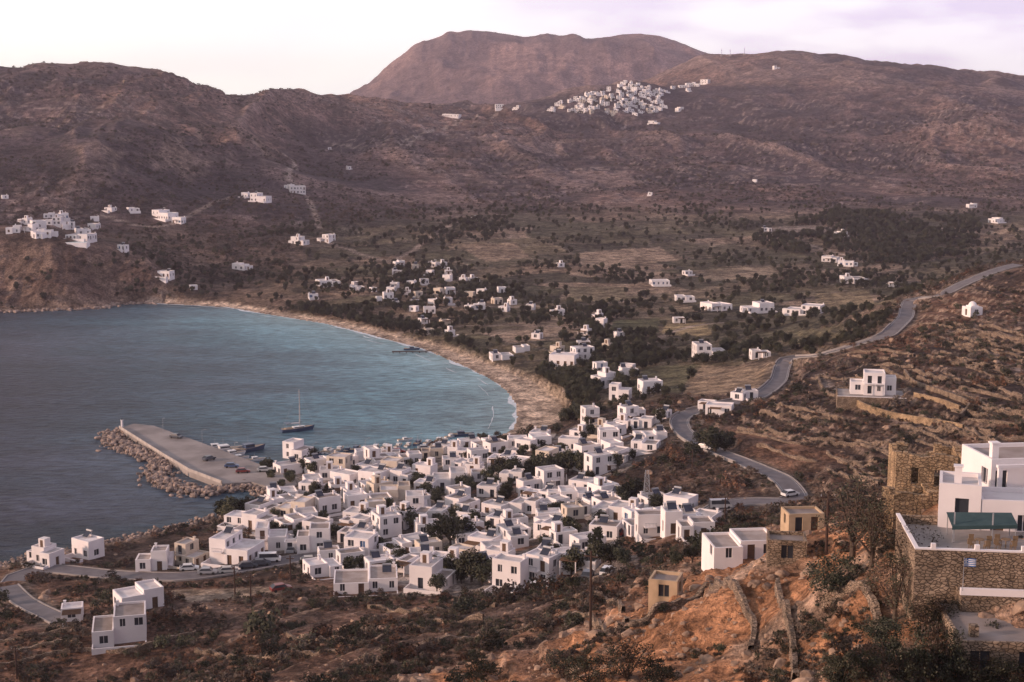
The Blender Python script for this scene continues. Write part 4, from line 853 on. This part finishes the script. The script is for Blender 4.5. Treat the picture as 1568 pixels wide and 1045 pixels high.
for u,v in((250,664),(310,683),(360,703),(480,705),(560,697),(640,690)):
    x,y=sea(u,v,1.7); mb=MB(); mb.tube((0,0,0),(0,0,5),.07,.05,6,0); mb.tube((0,0,5),(1.0,0,5.3),.04,.03,6,0); mb.box(.8,-.12,5.25,1.4,.12,5.36,0); mb.obj('street_lamp',[M_metal],(x,y,1.6),R.uniform(-1,1))

# ---------------------------------------------------------------- light
SEL,SAZ=math.radians(14),math.radians(-104)
sd=Vector((math.sin(SAZ)*math.cos(SEL),math.cos(SAZ)*math.cos(SEL),math.sin(SEL)))
sl=bpy.data.lights.new('sun','SUN'); sl.energy=4.2; sl.angle=math.radians(3); sl.color=(1,.64,.50)
so=link(bpy.data.objects.new('sun',sl)); so.rotation_euler=(-sd).to_track_quat('-Z','Y').to_euler()
w=bpy.data.worlds.new('World'); sc.world=w; w.use_nodes=True; nt=w.node_tree; bg=nt.nodes['Background']
sk=nd(nt,'ShaderNodeTexSky'); sk.sky_type='NISHITA'; sk.sun_disc=False; sk.sun_elevation=SEL; sk.sun_rotation=SAZ; sk.altitude=100; sk.air_density=1; sk.dust_density=2.5; sk.ozone_density=1.5
tc=nd(nt,'ShaderNodeTexCoord'); sx=nd(nt,'ShaderNodeSeparateXYZ'); nt.links.new(tc.outputs['Generated'],sx.inputs[0])
az=nd(nt,'ShaderNodeMapRange'); az.inputs[1].default_value=-.25; az.inputs[2].default_value=.4; nt.links.new(sx.outputs['X'],az.inputs[0])
hz=mixc(nt); hz.inputs[6].default_value=(10.4,9.7,9.9,1); hz.inputs[7].default_value=(9.2,8.2,10.0,1); nt.links.new(az.outputs[0],hz.inputs[0])
mp=nd(nt,'ShaderNodeMapping'); mp.inputs['Scale'].default_value=(4,4,16); mp.inputs['Location'].default_value=(.6,0,.3); nt.links.new(tc.outputs['Generated'],mp.inputs[0])
cn=nd(nt,'ShaderNodeTexNoise'); cn.inputs['Scale'].default_value=1.8; cn.inputs['Detail'].default_value=6; nt.links.new(mp.outputs[0],cn.inputs['Vector'])
cr=nd(nt,'ShaderNodeMapRange'); cr.inputs[1].default_value=.45; cr.inputs[2].default_value=.60; cr.inputs[4].default_value=.9; nt.links.new(cn.outputs['Fac'],cr.inputs[0])
azc=nd(nt,'ShaderNodeMapRange'); azc.inputs[1].default_value=-.1; azc.inputs[2].default_value=.15; azc.inputs[3].default_value=.15; nt.links.new(sx.outputs['X'],azc.inputs[0])
cm_=nd(nt,'ShaderNodeMath',operation='MULTIPLY'); nt.links.new(cr.outputs[0],cm_.inputs[0]); nt.links.new(azc.outputs[0],cm_.inputs[1])
cl=mixc(nt); cl.inputs[7].default_value=(6.9,5.7,8.2,1); nt.links.new(cm_.outputs[0],cl.inputs[0]); nt.links.new(hz.outputs[2],cl.inputs[6])
el=nd(nt,'ShaderNodeMapRange'); el.inputs[1].default_value=.05; el.inputs[2].default_value=.6; el.inputs[3].default_value=1; el.inputs[4].default_value=.36; nt.links.new(sx.outputs['Z'],el.inputs[0])
sc1=nd(nt,'ShaderNodeVectorMath',operation='SCALE'); nt.links.new(cl.outputs[2],sc1.inputs[0]); nt.links.new(el.outputs[0],sc1.inputs['Scale'])
mx=mixc(nt); mx.inputs[0].default_value=.85; nt.links.new(sk.outputs[0],mx.inputs[6]); nt.links.new(sc1.outputs[0],mx.inputs[7])
nt.links.new(mx.outputs[2],bg.inputs['Color']); bg.inputs['Strength'].default_value=.15
# evening haze: a real thin scattering volume over the whole bay
vmt=bpy.data.materials.new('haze'); vmt.use_nodes=True; nt=vmt.node_tree; nt.nodes.clear(); out=nd(nt,'ShaderNodeOutputMaterial'); vs=nd(nt,'ShaderNodeVolumeScatter'); vs.inputs['Color'].default_value=(.95,.83,1.0,1); vs.inputs['Density'].default_value=7.5e-5; vs.inputs['Anisotropy'].default_value=.2; nt.links.new(vs.outputs[0],out.inputs['Volume'])
mb=MB(); mb.box(-7000,-1500,-60,7000,9000,480,0); ho=mb.obj('evening_haze',[vmt])
cam=bpy.data.cameras.new('camera'); cam.sensor_width=36; cam.lens=F/1568*36; cam.clip_end=20000; cam.clip_start=.5
co=link(bpy.data.objects.new('camera',cam)); co.location=(0,0,EYE); co.rotation_euler=(math.pi/2-PITCH,0,0); sc.camera=co
sc.view_settings.view_transform='Standard'; sc.view_settings.look='None'; sc.view_settings.exposure=0
